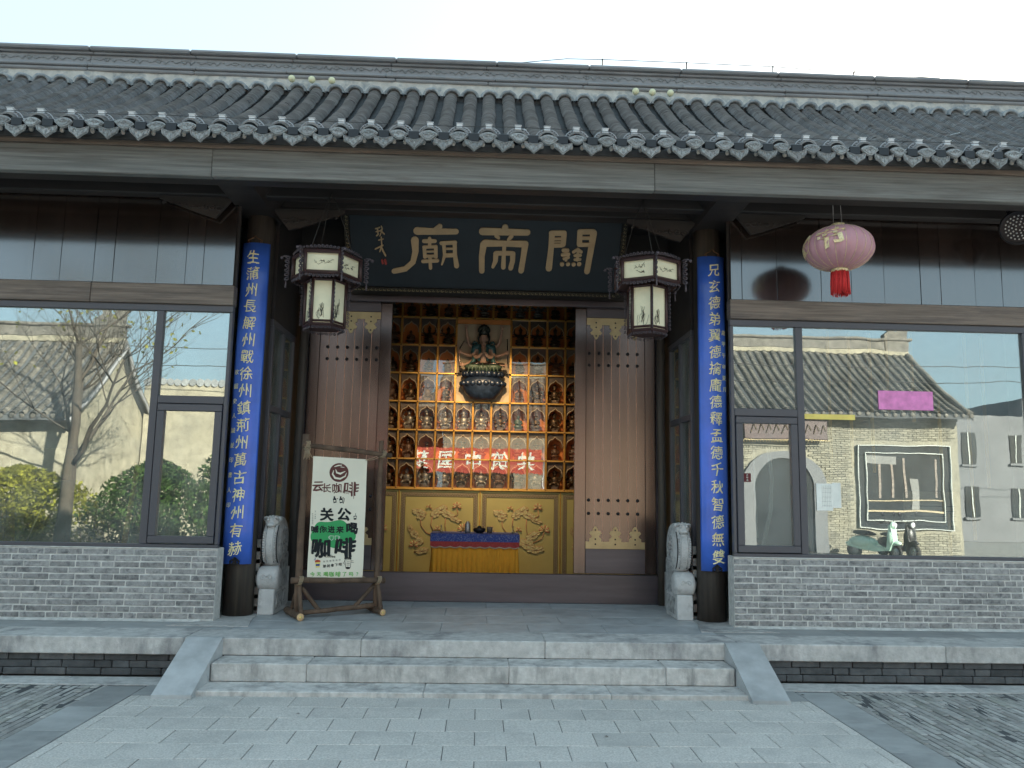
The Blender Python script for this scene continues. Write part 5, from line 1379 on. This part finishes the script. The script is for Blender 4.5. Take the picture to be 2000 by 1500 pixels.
b.f = [(j*(n+1)+i, j*(n+1)+i+1, (j+1)*(n+1)+i+1, (j+1)*(n+1)+i) for j in range(rws) for i in range(n)]; b.sm = [True]*len(b.f); b.obj('pleated_skirt', 'yellow', tb)
tc_ = thing('table_cloth', 'blue brocade cloth with red scalloped border and pale fringe on the altar table', 'cloth', (-.055, 11.1, ZP+.747))
MB().cbox(-.59, .59, -.265, .265, 0, .006, .002).cbox(-.59, .59, -.272, -.266, -.10, .005, .002).cbox(-.596, -.591, -.265, .265, -.10, .005, .002).cbox(.591, .596, -.265, .265, -.10, .005, .002).obj('brocade', 'bluecl', tc_)
b = MB(); n = 48; vs = []
for i in range(n+1): x = -.594+1.188*i/n; vs += [(x, -.275, -.098), (x, -.277, -.155-.018*abs(math.sin(i/n*PI*9)))]
b.add(vs, [(2*i, 2*i+1, 2*i+3, 2*i+2) for i in range(n)]); b.obj('red_border', 'redcl', tc_)
b = MB(); b.tube([(-.594+1.188*i/n, -.279, -.163-.018*abs(math.sin(i/n*PI*9))) for i in range(n+1)], .009, 5); b.obj('fringe', 'fringe', tc_)
o = MB().lathe([(.035, 0), (.04, .02), (.038, .12), (.022, .14), (.022, .155)], 16).obj('metal_canister', 'wire', None, loc=(-.16, 11.08, ZP+.754)); tag(o, 'small steel canister on the altar table, left of the incense bowl', 'canister')
o = MB().lathe([(.04, 0), (.075, .02), (.085, .05), (.07, .07), (.06, .07), (.05, .03)], 18).lathe([(.01, .03), (.03, .08), (.012, .1)], 8).obj('incense_bowl', 'iron', None, loc=(.0, 11.05, ZP+.754)); tag(o, 'black incense bowl in the middle of the altar table', 'bowl')
o = MB().lathe([(.035, 0), (.04, .05), (.042, .085), (.036, .085), (.03, .02)], 16).obj('offering_cup', 'figbase', None, loc=(.14, 11.08, ZP+.754)); tag(o, 'dull grey cup on the altar table, right of the incense bowl', 'cup')
for i, x in enumerate((-.52, .46)):
    o = MB().lathe([(.02, 0), (.018, .03), (.006, .04), (.006, .08), (.012, .09), (.002, .11)], 10).obj('altar_candle', 'brass', None, loc=(x, 11.1, ZP+.754)); tag(o, 'little brass candle holder on the %s end of the altar table' % ('left' if i == 0 else 'right'), 'candle')

# ------------------------------------------------------------------ things seen inside through the windows
sc_ = thing('folding_screen', 'gold painted folding screen standing inside the left window', 'screen', (-6.15, 10.1, ZP), .08)
for k in range(2):
    MB().cbox(k*.72-.35, k*.72+.35, -.02, .02, .02, 1.75, .01).obj('screen_leaf', 'panel', sc_)
    MB().box(k*.72-.3, k*.72+.3, -.026, -.021, 1.28, 1.3).box(k*.72-.3, k*.72+.3, -.026, -.021, 1.36, 1.38).obj('painted_band', 'paneld', sc_)
    link('lotus_relief', l1, sc_, (k*.72, -.022, .55)).scale = (.6, .6, .6)
    link('lotus_outline', l2, sc_, (k*.72, -.022, .55)).scale = (.6, .6, .6)
gb = thing('glass_board', 'tall greenish board with two dark discs leaning inside the left window', 'board', (-4.75, 9.3, ZP), .25)
mt = Matrix.Rotation(-.12, 4, 'X')@Matrix.Rotation(-.14, 4, 'Y')
MB().cbox(-.32, .32, -.01, .01, 0, 1.35, .004).xf(mt).obj('panel', mat('green_glass_board', (.09, .16, .14), .3, bump=0), gb)
for zz, xx in ((.95, -.1), (.5, -.08)): MB().lathe([(.13, -.016), (.13, -.011)], 24, (xx, 0, zz), 'y').xf(mt).obj('disc', 'black', gb)
for xx in (-.16, .12): MB().box(xx-.11, xx+.11, -.016, -.0105, .06, .32).xf(mt).obj('dark_square', 'black', gb)
o = MB().tube([(-3.95, 9.05, ZP), (-3.82, 9.1, ZP+1.55)], .03, 10).obj('yellow_pole', 'bamboo'); tag(o, 'thick varnished yellow pole leaning inside the left window', 'pole')
o = MB().tube([(-5.45, 9.2, ZP+.9), (-5.42, 9.2, ZP+1.7)], .02, 8).obj('yellow_pole', 'bamboo'); tag(o, 'short yellow pole end inside the left window near the frame edge', 'pole')
o = MB().tube([(-4.88, 8.9, ZP+.6), (-4.7, 8.85, ZP+1.0+.05)], .008, 6).obj('white_stick', 'white'); tag(o, 'thin white stick leaning beside the greenish board', 'stick')
def curtain(loc, w_, h_, lab, m='curtain'):
    b = MB(); n = 40
    for z in (0, h_*.5, h_):
        for i in range(n+1): b.v.append((-w_/2+w_*i/n, .025*math.sin(i*.9), z))
    b.f = [(j*(n+1)+i, j*(n+1)+i+1, (j+1)*(n+1)+i+1, (j+1)*(n+1)+i) for j in range(2) for i in range(n)]; b.sm = [True]*len(b.f)
    o = b.obj('curtain', m, None, loc=loc); return tag(o, lab, 'curtain')
curtain((-3.55, 9.6, ZP+.35), .55, .75, 'short pale curtain inside the left casement, near the column'); curtain((-3.3, 9.5, ZP+.1), .35, 1.3, 'long pale curtain inside the left casement window')
o = MB().cbox(-4.05, -3.75, 9.4, 9.9, ZP, ZP+.75, .01).obj('white_cabinet', 'curtain'); tag(o, 'plain pale cabinet inside the left window beside the yellow pole', 'cabinet')
fd = thing('framed_display', 'dark framed display stand inside the left window', 'display stand', (-4.0, 10.2, ZP))
for x in (-.3, .3): MB().cbox(x-.03, x+.03, -.03, .03, 0, 1.6, .005).obj('post', 'black', fd)
for z in (.75, 1.1, 1.55): MB().cbox(-.27, .27, -.03, .03, z, z+.05, .005).obj('rail', 'black', fd)
# right room: hanging slats, notices, board
slc = thing('slat_hanging', 'row of amber wooden slats hanging inside the right window', 'hanging')
for i, (x, z0, z1) in enumerate(((4.05, 2.1, 3.6), (4.3, 2.0, 3.6), (4.55, 1.95, 3.6), (4.75, 2.6, 3.6), (5.05, 2.55, 3.6), (5.35, 1.5, 2.8), (5.4, .9, 1.5), (5.7, 1.2, 3.6), (5.9, 1.8, 3.6))):
    o = MB().cbox(x-.018, x+.018, 9.1, 9.12, z0, z1, .003).obj('slat', 'bamboo', slc)
o = MB().cbox(5.15, 5.85, 9.6, 9.65, .75, 1.75, .02).obj('beige_tablet', 'tan'); tag(o, 'beige ribbed tablet board standing inside the right window', 'board')
b = MB()
for k in range(13): b.box(5.22, 5.78, 9.594, 9.599, .85+k*.06, .86+k*.06)
r2 = b.obj('ruled_lines', 'paneld'); r2.parent = o
o = MB().cbox(4.6, 5.95, 9.3, 9.75, ZP, .74, .01).obj('dark_counter', 'lwood'); tag(o, 'dark red counter inside the right window', 'counter')
o = MB().lathe([(.12, 0), (.12, 1.45), (.11, 1.46)], 20, (4.95, 10.4, .75)).obj('pale_column_pipe', 'curtain'); tag(o, 'pale round pipe inside the right window', 'pipe')
MB_ = MB().box(4.60-.45, 4.60+.12, YW+.031, YW+.034, 2.39+.13, 2.39+.33)
def onglass(x0, x1, z0, z1, m, nm, lab, cat, y=YW+.036):
    o = MB().box(x0, x1, y, y+.002, z0, z1).obj(nm, m); return tag(o, lab, cat)
onglass(4.19, 4.78, 2.59, 2.79, 'pink', 'pink_notice', 'blank pink paper notice stuck on the right window', 'notice')
onglass(3.38, 3.93, 2.47, 2.525, 'pyel', 'yellow_tape_strip', 'yellow paper strip stuck on the right window', 'strip')
n1 = onglass(3.49, 3.66, 1.52, 1.80, 'paper', 'paper_notice', 'white paper notice with ruled table stuck on the right window', 'notice')
b = MB()
for k in range(6): b.box(3.55+k*.018, 3.5505+k*.018, YW+.0345, YW+.0355, 1.56, 1.78)
for k in range(5): b.box(3.55, 3.645, YW+.0345, YW+.0355, 1.57+k*.045, 1.571+k*.045)
b.obj('table_lines', 'pblack', n1)
n2 = onglass(3.66, 3.75, 1.55, 1.81, 'paper', 'paper_notice', 'narrow white paper notice overlapping the ruled one on the right window', 'notice', YW+.037)
n3 = MB().box(2.725, 2.80, YW+.024, YW+.027, 1.80, 1.89).obj('red_tag', mat('maroon_paper', (.12, .015, .02), .7, bump=0)); tag(n3, 'small maroon paper tag in the corner of the right casement', 'tag')
vs, fs = glyphs('关帝庙', .022, 0, 0, 0); b = MB(); b.add([(2.762+v.z*.9, YW+.0225, 1.845+v.x*.9) for v in vs], fs)
b = MB()
for i, ch in enumerate('关帝庙'):
    vs, fs = glyphs(ch, .022, 0, 0, 0); b.add([(2.762+v.x, YW+.0225, 1.872-i*.026+v.z) for v in vs], fs)
b.obj('tag_lettering', 'pwhite', n3)

for i, (pts, lab) in enumerate((([(2.93, 8.5, 2.15), (2.935, 8.5, 1.7), (2.95, 8.5, 1.22)], 'thin white cord hanging straight inside the right casement window'), ([(3.08, 8.5, 2.18), (3.11, 8.5, 1.85), (3.09, 8.5, 1.5), (3.0, 8.5, 1.14)], 'doubled white cord curving inside the right casement window'))):
    b = MB().tube(pts, .011, 5)
    if i: b.tube([Vector(p)+Vector((.022, 0, 0)) for p in pts], .009, 5)
    o = b.obj('white_cable', 'white'); tag(o, lab, 'cable')
for q in (-1, 1):  # added spots and unseen housings, standing in for the niches' own lights
    fl = MB().lathe([(.03, 0), (.045, .02), (.05, .12), (.02, .14)], 14).obj('spot_lamp', 'black', None, loc=(q*.24, 10.2, 4.08)); fl.rotation_euler = (.7, 0, 0); tag(fl, 'added black spot lamp behind the door lintel, %s side, shining on the niches' % ('left' if q < 0 else 'right'), 'lamp')
    ld = bpy.data.lights.new('added_niche_spot', 'SPOT'); ld.energy = 58; ld.color = (1, .68, .36); ld.spot_size = math.radians(74); ld.spot_blend = 1; ld.shadow_soft_size = .05
    lo = bpy.data.objects.new('added_niche_spot', ld); COL.objects.link(lo); lo.location = (q*.24, 10.26, 4.0); lo.rotation_euler = (Vector((q*.24, 10.26, 4.0))-Vector((q*.55, 12.1, 2.2))).to_track_quat('Z', 'Y').to_euler()

# ------------------------------------------------------------------ the far side of the street (seen mirrored in the glass)
def house(name, label, x0, x1, yf, depth, zw, zr, wallm, sp=.27, over=.55, cat='building'):
    t = thing(name, label, cat)
    yb = yf-depth; ym = yf-depth/2
    MB().box(x0, x1, yb, yf, 0, zw).obj('wall', wallm, t)
    MB().prism([(yb, zw+.001), (yf, zw+.001), (ym, zr-.15)], x0, x1, 'yz').obj('gable_wall', wallm, t)
    rf = link('roof', None, t)
    def pf(y): u = (ym-y)/(ym-(yf+over)); u = abs(u); return zr-(zr-(zw-.1))*(1.25*u-.25*u*u)
    b = MB()
    for sg_, far in ((1, yf+over), (-1, yb-over)):
        n = 8; vs = []
        for i in range(n+1):
            y = ym+(far-ym)*i/n; z = pf(2*ym-y) if sg_ < 0 and False else pf(ym+abs(y-ym))
            vs += [(x0-.25, y, z), (x1+.25, y, z), (x0-.25, y, z-.12), (x1+.25, y, z-.12)]
        b.add(vs, [q for i in range(n) for q in ((4*i, 4*i+1, 4*i+5, 4*i+4), (4*i+2, 4*i+6, 4*i+7, 4*i+3), (4*i, 4*i+4, 4*i+6, 4*i+2), (4*i+1, 4*i+3, 4*i+7, 4*i+5))]+[(4*n, 4*n+1, 4*n+3, 4*n+2)])
    b.obj('roof_deck', 'pan', rf)
    # one row of tiles: barrels with lapped joints
    r = MB(); far = yf+over; n = 26; vs = []
    for i in range(n):
        ya = ym+(far-ym)*i/n; yb_ = ym+(far-ym)*(i+1.15)/n
        for y, lift in ((ya, .0), (yb_, .025)):
            for k in range(6): a = PI*k/5; r.v.append((.085*math.cos(a), y, pf(ym+abs(y-ym))+lift+.085*math.sin(a)))
        o = len(r.v)-12; r.f += [(o+k, o+k+1, o+7+k, o+6+k) for k in range(5)]; r.sm += [True]*5
    r.ball((0, far+.02, pf(far)-.01), .08, 7, 5, (1, .2, .8))
    me = r.mesh('tile_row', 'otile'); k = 0; x = x0-.1
    while x < x1+.2: link('tile_row', me, rf, (x+R(-.02, .02), 0, 0)); x += sp
    MB().cbox(x0-.2, x1+.2, ym-.12, ym+.12, zr-.05, zr+.12, .02).obj('ridge_foot', 'ochre', rf)
    MB().cbox(x0-.2, x1+.2, ym-.10, ym+.10, zr+.122, zr+.45, .02).obj('ridge', 'oridge', rf)
    MB().cbox(x0-.3, x1+.3, ym-.17, ym+.17, zr+.452, zr+.55, .03).obj('ridge_coping', 'oridge', rf)
    for xe, s_ in ((x0-.1, 1), (x1+.1, -1)):
        MB().prism([(xe-s_*.0, zr+.1), (xe-s_*.05, zr+1.15), (xe+s_*.12, zr+1.2), (xe+s_*.2, zr+.85), (xe+s_*.38, zr+.8), (xe+s_*.5, zr+1.05), (xe+s_*.7, zr+1.1), (xe+s_*.6, zr+.85), (xe+s_*.8, zr+.7), (xe+s_*.75, zr+.1)][::s_], ym-.12, ym+.12).obj('ridge_ornament', 'oridge', rf)
        b = MB(); pts = [(xe-s_*.05, yy, pf(ym+abs(yy-ym))+.06) for yy in [yb-over+(yf-yb+2*over)*i/16 for i in range(17)]]; b.tube(pts, .10, 6); b.obj('verge', 'oridge', rf)
        b = MB(); pts = [(xe-s_*.16, yy, pf(ym+abs(yy-ym))-.12) for yy in [yb-over+(yf-yb+2*over)*i/16 for i in range(17)]]; b.tube(pts, .05, 5); b.obj('verge_moulding', 'ridge', rf)
    for z in (zw-.12, zw-.26): MB().cbox(x0-.02, x1+.02, yf+.002, yf+.12-(.0 if z > zw-.2 else .06), z, z+.1, .02).obj('cornice', wallm, t)
    return t
op = house('tiled_brick_house', 'sunlit grey brick house with arched doorway and big window across the street', -1.5, 14.7, -7.6, 6, 4.3, 6.7, 'obrick')
# visible brick relief round the openings
bm5 = [MB().cbox(0, .24, 0, .03, 0, .058, .005, jit=.003).mesh('brick', 'obrick') for _ in range(5)]
cntb = 0; stf = MB()
for c in range(60):
    z = .05+c*.068; x = 7.0+(.125 if c % 2 else 0)
    while x < 14.4:
        d = math.hypot(x+.12-9.2, max(0, z-2.0)); arch_in = (abs(x+.12-9.2) < 1.28 and z < 2.0) or d < 1.28 and z >= 2.0
        win_in = 11.35 < x+.12 < 14.6 and .6 < z < 3.45
        if not arch_in and not win_in:
            zz = z
            if 1.2 < z < 3.6 and 10.2 < x < 11.5 and cntb < 280: link('brick', random.choice(bm5), op, (x, -7.6+R(-.004, .003), z)); cntb += 1
            else: stf.cbox(x, x+.24, -7.6, -7.575+R(-.004, .003), z, z+.058, .004)
        x += .25
stf.xf(Matrix.Translation((0, -0.0, 0))).obj('brick_facing', 'obrick', op, kind='stuff')
n = 24; arc_o = [(9.2+1.3*math.cos(PI*k/n), 2.0+1.05*math.sin(PI*k/n)) for k in range(n+1)]; arc_i = [(9.2+.92*math.cos(PI*k/n), 2.0+.85*math.sin(PI*k/n)) for k in range(n+1)]
b = MB(); ring = [(10.5, 0)]+arc_o+[(7.9, 0), (8.28, 0)]+arc_i[::-1]+[(10.12, 0)]
vs = [(x, -7.5, z) for x, z in ring]+[(x, -7.65, z) for x, z in ring]; m = n+3
fs = [(k, k+1, 2*m-2-k, 2*m-1-k) for k in range(m-1)]+[(k, (k+1) % (2*m), (k+1) % (2*m)+2*m, k+2*m) for k in range(2*m)]
b.add(vs, fs); b.obj('arch_surround', 'concrete', op)
MB().prism([(8.28, 0.02)]+[p for p in arc_i[::-1]]+[(10.12, 0.02)], -7.595, -7.56).obj('doorway', 'dglass', op)
MB().cbox(11.5, 14.4, -7.60, -7.56, .75, 3.3, .01).obj('window_glass', 'dglass', op)
b = MB()
for d in (0, .24):
    b.box(11.5+d, 14.4-d, -7.56, -7.5, .75+d, .775+d); b.box(11.5+d, 14.4-d, -7.56, -7.5, 3.275-d, 3.3-d); b.box(11.5+d, 11.525+d, -7.56, -7.5, .775+d, 3.275-d); b.box(14.375-d, 14.4-d, -7.56, -7.5, .775+d, 3.275-d)
MB().box(11.75, 14.15, -7.556, -7.53, 1.25, 1.3).box(11.75, 14.15, -7.556, -7.53, 1.6, 1.63).obj('shelf', 'tan', op)
MB().box(13.1, 13.35, -7.556, -7.54, 1.31, 2.3).obj('blind', 'ground', op); MB().box(11.76, 12.7, -7.556, -7.54, 2.7, 2.95).obj('blind', 'ground', op)
for x in (12.1, 12.5, 12.9, 13.9): MB().box(x, x+.07, -7.556, -7.545, 1.7, 2.9).obj('post', 'rail', op)
b.obj('window_frame', 'curtain', op)
pq2 = thing('carved_plaque', 'dark carved plaque with yellow top board hung above the arched doorway opposite', 'sign', (9.2, -7.35, 3.25))
MB().cbox(-1.3, 1.3, 0, .08, .12, .85, .02).obj('panel', 'lwood', pq2); MB().cbox(-1.5, 1.6, -.02, .2, .86, .96, .01).obj('top_board', 'pyel', pq2)
b = MB()
for k in range(30): a = -1.3+k*.09; b.tube([(a+.05*math.cos(t), .1, .06+.05*math.sin(t)) for t in [0, 1, 2, 3, 4]], .014, 4)
for k in range(10): b.tube([(-1.1+k*.24, .09, .3), (-1.0+k*.24, .1, .6), (-.92+k*.24, .09, .4)], .015, 4)
b.obj('gilt_carving', 'brass', pq2)
gh = house('gabled_house', 'sunlit plaster gabled house with grey tiled roof left across the street', -24, -11, -5.2, 4.8, 3.5, 5.9, 'ochre')
MB().cbox(-10.95, -7.0, -9.9, -9.6, 0, 4.95, .02).obj('yard_wall', 'ochre')
yw = bpy.data.objects['yard_wall']; tag(yw, 'high sunlit plaster yard wall with tiled coping beside the gabled house', 'wall')
b = MB()
for k in range(16): b.lathe([(.1, 0), (.12, .4)], 8, (-10.85+k*.24, -9.95, 4.97), 'y')
b.obj('coping_tiles', 'tile', yw)
mh = house('low_tiled_house', 'low house with plaster wall and grey tiles across the street behind the yard wall', -8.5, -2.2, -11.5, 5, 3.4, 5.4, 'ochre')
# street banner
rb = thing('street_banner', 'long red cloth banner with white lettering tied between poles across the street', 'banner', (-.3, -6.2, 0))
MB().cbox(-2.6, 2.6, 0, .01, 2.35, 3.25, .003).obj('cloth', 'banner', rb)
for x in (-2.65, 2.65): MB().tube([(x, 0, 0), (x, 0, 3.4)], .035, 8).obj('pole', 'wire', rb)
for i, ch in enumerate('共筑中国梦'):
    vs, fs = glyphs(ch, .7, .005, .01, 0); b = MB(); b.add([(-(v.x)+(2-i)*1.0, .02-v.y, v.z+2.8) for v in vs], [f_[::-1] for f_ in fs]); b.obj('lettering', 'pwhite', rb)
# far grey block at the right
fb_ = thing('grey_block', 'grey four bay rendered block with small windows far right across the street', 'building')
MB().box(19.5, 34, -24, -16, 0, 5.2).obj('wall', 'concrete', fb_); MB().box(24, 29, -22, -18, 5.201, 6.2).obj('stair_head', 'concrete', fb_)
for x in range(20, 33, 2):
    for z in (1.0, 3.2): wn = MB().box(x, x+.55, -16, -15.97, z, z+1.2).obj('window', 'dglass', fb_); MB().box(x-.06, x+.61, -16, -15.9, z-.1, z-.02).obj('sill', 'concrete', wn); MB().box(x+.25, x+.29, -15.969, -15.95, z, z+1.2).obj('frame', 'curtain', wn)
fb2 = thing('grey_block', 'tall plain rendered block rising behind the yard wall opposite', 'building')
MB().box(-12, -4, -40, -30, 0, 12).obj('wall', 'concrete', fb2)
for x in range(-11, -4, 2):
    for z in (2, 5, 8): MB().box(x, x+.9, -30, -29.95, z, z+1.5).obj('window', 'dglass', fb2)

# bare tree with a few leaves
def tree(name, label, loc, h, seed, leaves=0, lean=.05, r0=.17):
    t = thing(name, label, 'tree', loc); rr = random.Random(seed); trunk = MB(); tips = []
    def grow(p, d, L, r, lev):
        pts = [p]; rs = [r]; q = p.copy(); dd = d.copy(); n = 5
        for i in range(n):
            dd = (dd+Vector((rr.uniform(-.18, .18), rr.uniform(-.18, .18), rr.uniform(-.05, .16)))).normalized(); q = q+dd*L/n; pts.append(q.copy()); rs.append(r*(1-.55*(i+1)/n))
        trunk.tube(pts, rs, 7 if lev < 2 else 4)
        if lev >= 4: tips.extend(pts[2:]); return
        for k in range(7 if lev == 0 else (6 if lev < 3 else 4)):
            i = rr.randint(2, n) if lev else rr.randint(2, n); a = rr.uniform(0, 6.28); sp_ = rr.uniform(.5, 1.0)
            nd = (dd*.6+Vector((math.cos(a)*sp_, math.sin(a)*sp_, rr.uniform(.05, .6)))).normalized(); grow(pts[i].copy(), nd, L*rr.uniform(.5, .78), rs[i]*(.4 if lev == 0 else .6), lev+1)
    grow(Vector((0, 0, 0)), Vector((lean, 0, 1)).normalized(), h*.5, r0, 0)
    trunk.obj('trunk', 'trunk', t)
    if leaves:
        b = MB()
        for k in range(leaves):
            c = rr.choice(tips)+Vector((rr.uniform(-.1, .1),)*3); s_ = rr.uniform(.04, .08); u = Vector((rr.uniform(-1, 1), rr.uniform(-1, 1), rr.uniform(-1, 1))).normalized(); v_ = u.orthogonal().normalized()
            b.add([c-u*s_, c+v_*s_*.6, c+u*s_, c-v_*s_*.6], [(0, 1, 2, 3)])
        b.obj('crown', 'leaf', t)
    return t
tree('street_tree', 'nearly bare street tree with a few yellow leaves in front of the gabled house', (-9.5, -2.4, 0), 10.5, 4, 700, .05, .18)
def bush(label, loc, rad, n, m, seed, h):
    t = thing('garden_shrub', label, 'shrub', loc, 0, 'shrubs across the street'); rr = random.Random(seed); b = MB()
    for k in range(n):
        a = rr.uniform(0, 6.28); u = rr.random()**.33; z = rr.uniform(0, 1); r_ = rad*math.sin(PI*min(.97, .2+z*.78))*u*(1+.3*math.sin(3*a+seed)+.2*math.sin(5*a+z*7+seed)); c = Vector((r_*math.cos(a)*1.4, r_*math.sin(a), .2+z*h)); s_ = rr.uniform(.04, .09)
        d = Vector((rr.uniform(-1, 1), rr.uniform(-1, 1), rr.uniform(-1, 1))).normalized(); v_ = d.orthogonal().normalized(); b.add([c-d*s_, c+v_*s_*.5, c+d*s_, c-v_*s_*.5], [(0, 1, 2, 3)])
    b.obj('foliage', m, t)
    b = MB()
    for k in range(6): a = k; b.tube([(0, 0, 0), (rad*.4*math.cos(a), rad*.4*math.sin(a), h*.6)], [.025, .008], 5)
    b.obj('stem', 'trunk', t); return t
bush('round dark green shrub under the bare street tree', (-8.0, -3.6, 0), 1.0, 9000, 'shrub', 1, 2.1)
bush('yellowish green shrub left of the bare street tree', (-11.0, -3.2, 0), 1.2, 9000, 'leaf', 2, 1.9)
bush('tall feathery green shrub against the yard wall', (-6.4, -4.2, 0), .7, 3500, 'shrub', 3, 2.6)

# scooters
def scooter(loc, rz, paint, label):
    t = thing('motor_scooter', label, 'scooter', loc, rz, 'scooters parked opposite')
    for y in (-.62, .6):
        wl = link('wheel', None, t); MB().lathe([(.14, -.045), (.2, -.055), (.225, 0), (.2, .055), (.14, .045)], 20, (0, y, .225), 'x', capb=False).obj('tyre', 'rubber', wl); MB().lathe([(.02, -.03), (.145, -.025), (.145, .025), (.02, .03)], 16, (0, y, .225), 'x').obj('rim', 'wire', wl)
    b = MB(); b.prism([(.78, .42), (.5, .55), (.2, .52), (-.1, .35), (-.35, .3), (-.42, .36), (-.50, .95), (-.56, .97), (-.62, .5), (-.5, .25), (-.1, .2), (.3, .26), (.75, .34)], -.14, .14, 'yz'); b.ball((0, .35, .45), .22, 12, 8, (.95, 1.9, .75)); b.ball((0, -.52, .62), .2, 12, 8, (.95, .6, 1.5)); b.obj('body', paint, t)
    MB().ball((0, -.62, .46), .14, 10, 6, (.75, 1.5, .5)).obj('front_mudguard', paint, t)
    MB().ball((0, .3, .68), .16, 12, 6, (1, 2.2, .45)).obj('seat', 'rubber', t)
    MB().tube([(-.33, -.40, 1.0), (-.15, -.48, 1.02), (0, -.5, 1.0), (.15, -.48, 1.02), (.33, -.40, 1.0)], .02, 7).obj('handlebar', 'rubber', t)
    MB().ball((0, -.57, .95), .11, 12, 8, (1.2, .7, .9)).obj('headlight_cowl', paint, t); MB().ball((0, -.64, .95), .07, 12, 8, (1, .4, 1)).obj('headlight', 'white', t)
    for s in (-1, 1): MB().tube([(s*.2, -.46, 1.02), (s*.27, -.44, 1.2)], .008, 5).ball((s*.28, -.45, 1.24), .06, 10, 6, (1, .3, 1)).obj('mirror', 'iron', t)
    return t
scooter((11.0, -5.7, 0), 2.6, 'mint', 'pale mint motor scooter parked before the big window opposite')
scooter((11.75, -5.9, 0), 2.9, 'black', 'black motor scooter parked beside the mint one opposite')

# a few dry leaves and scraps on the ground, thin street cables over the far roofs
rr = random.Random(11)
lf = MB().add([(-.02, 0, 0), (0, -.009, .004), (.022, 0, .002), (0, .009, .005)], [(0, 1, 2, 3)]).mesh('fallen_leaf', 'trunk')
places = [(2.75, 6.9, 'beside the right ramp foot'), (-1.3, 6.2, 'on the left part of the granite paving'), (.9, 5.7, 'on the middle of the granite paving'), (1.9, 7.1, 'on the middle step near the right ramp'), (-3.6, 6.4, 'on the left brick paving'), (3.9, 6.2, 'on the right brick paving')]
for x, y, w_ in places:
    z = .195 if w_.startswith('on the middle step') else .006
    o = link('fallen_leaf', lf, None, (x, y, z), rr.uniform(0, 6)); tag(o, 'small dry brown leaf lying ' + w_, 'leaf')
for i, (z0, z1, y) in enumerate(((6.2, 6.4, -8.2), (5.6, 6.0, -8.4))):
    b = MB(); b.tube([(-24+60*k/20, y, z0+(z1-z0)*k/20-.5*math.sin(PI*k/20)) for k in range(21)], .012, 4)
    tag(b.obj('street_cable', 'cable'), ('upper' if i == 0 else 'lower') + ' thin black cable strung along the houses across the street', 'cable')
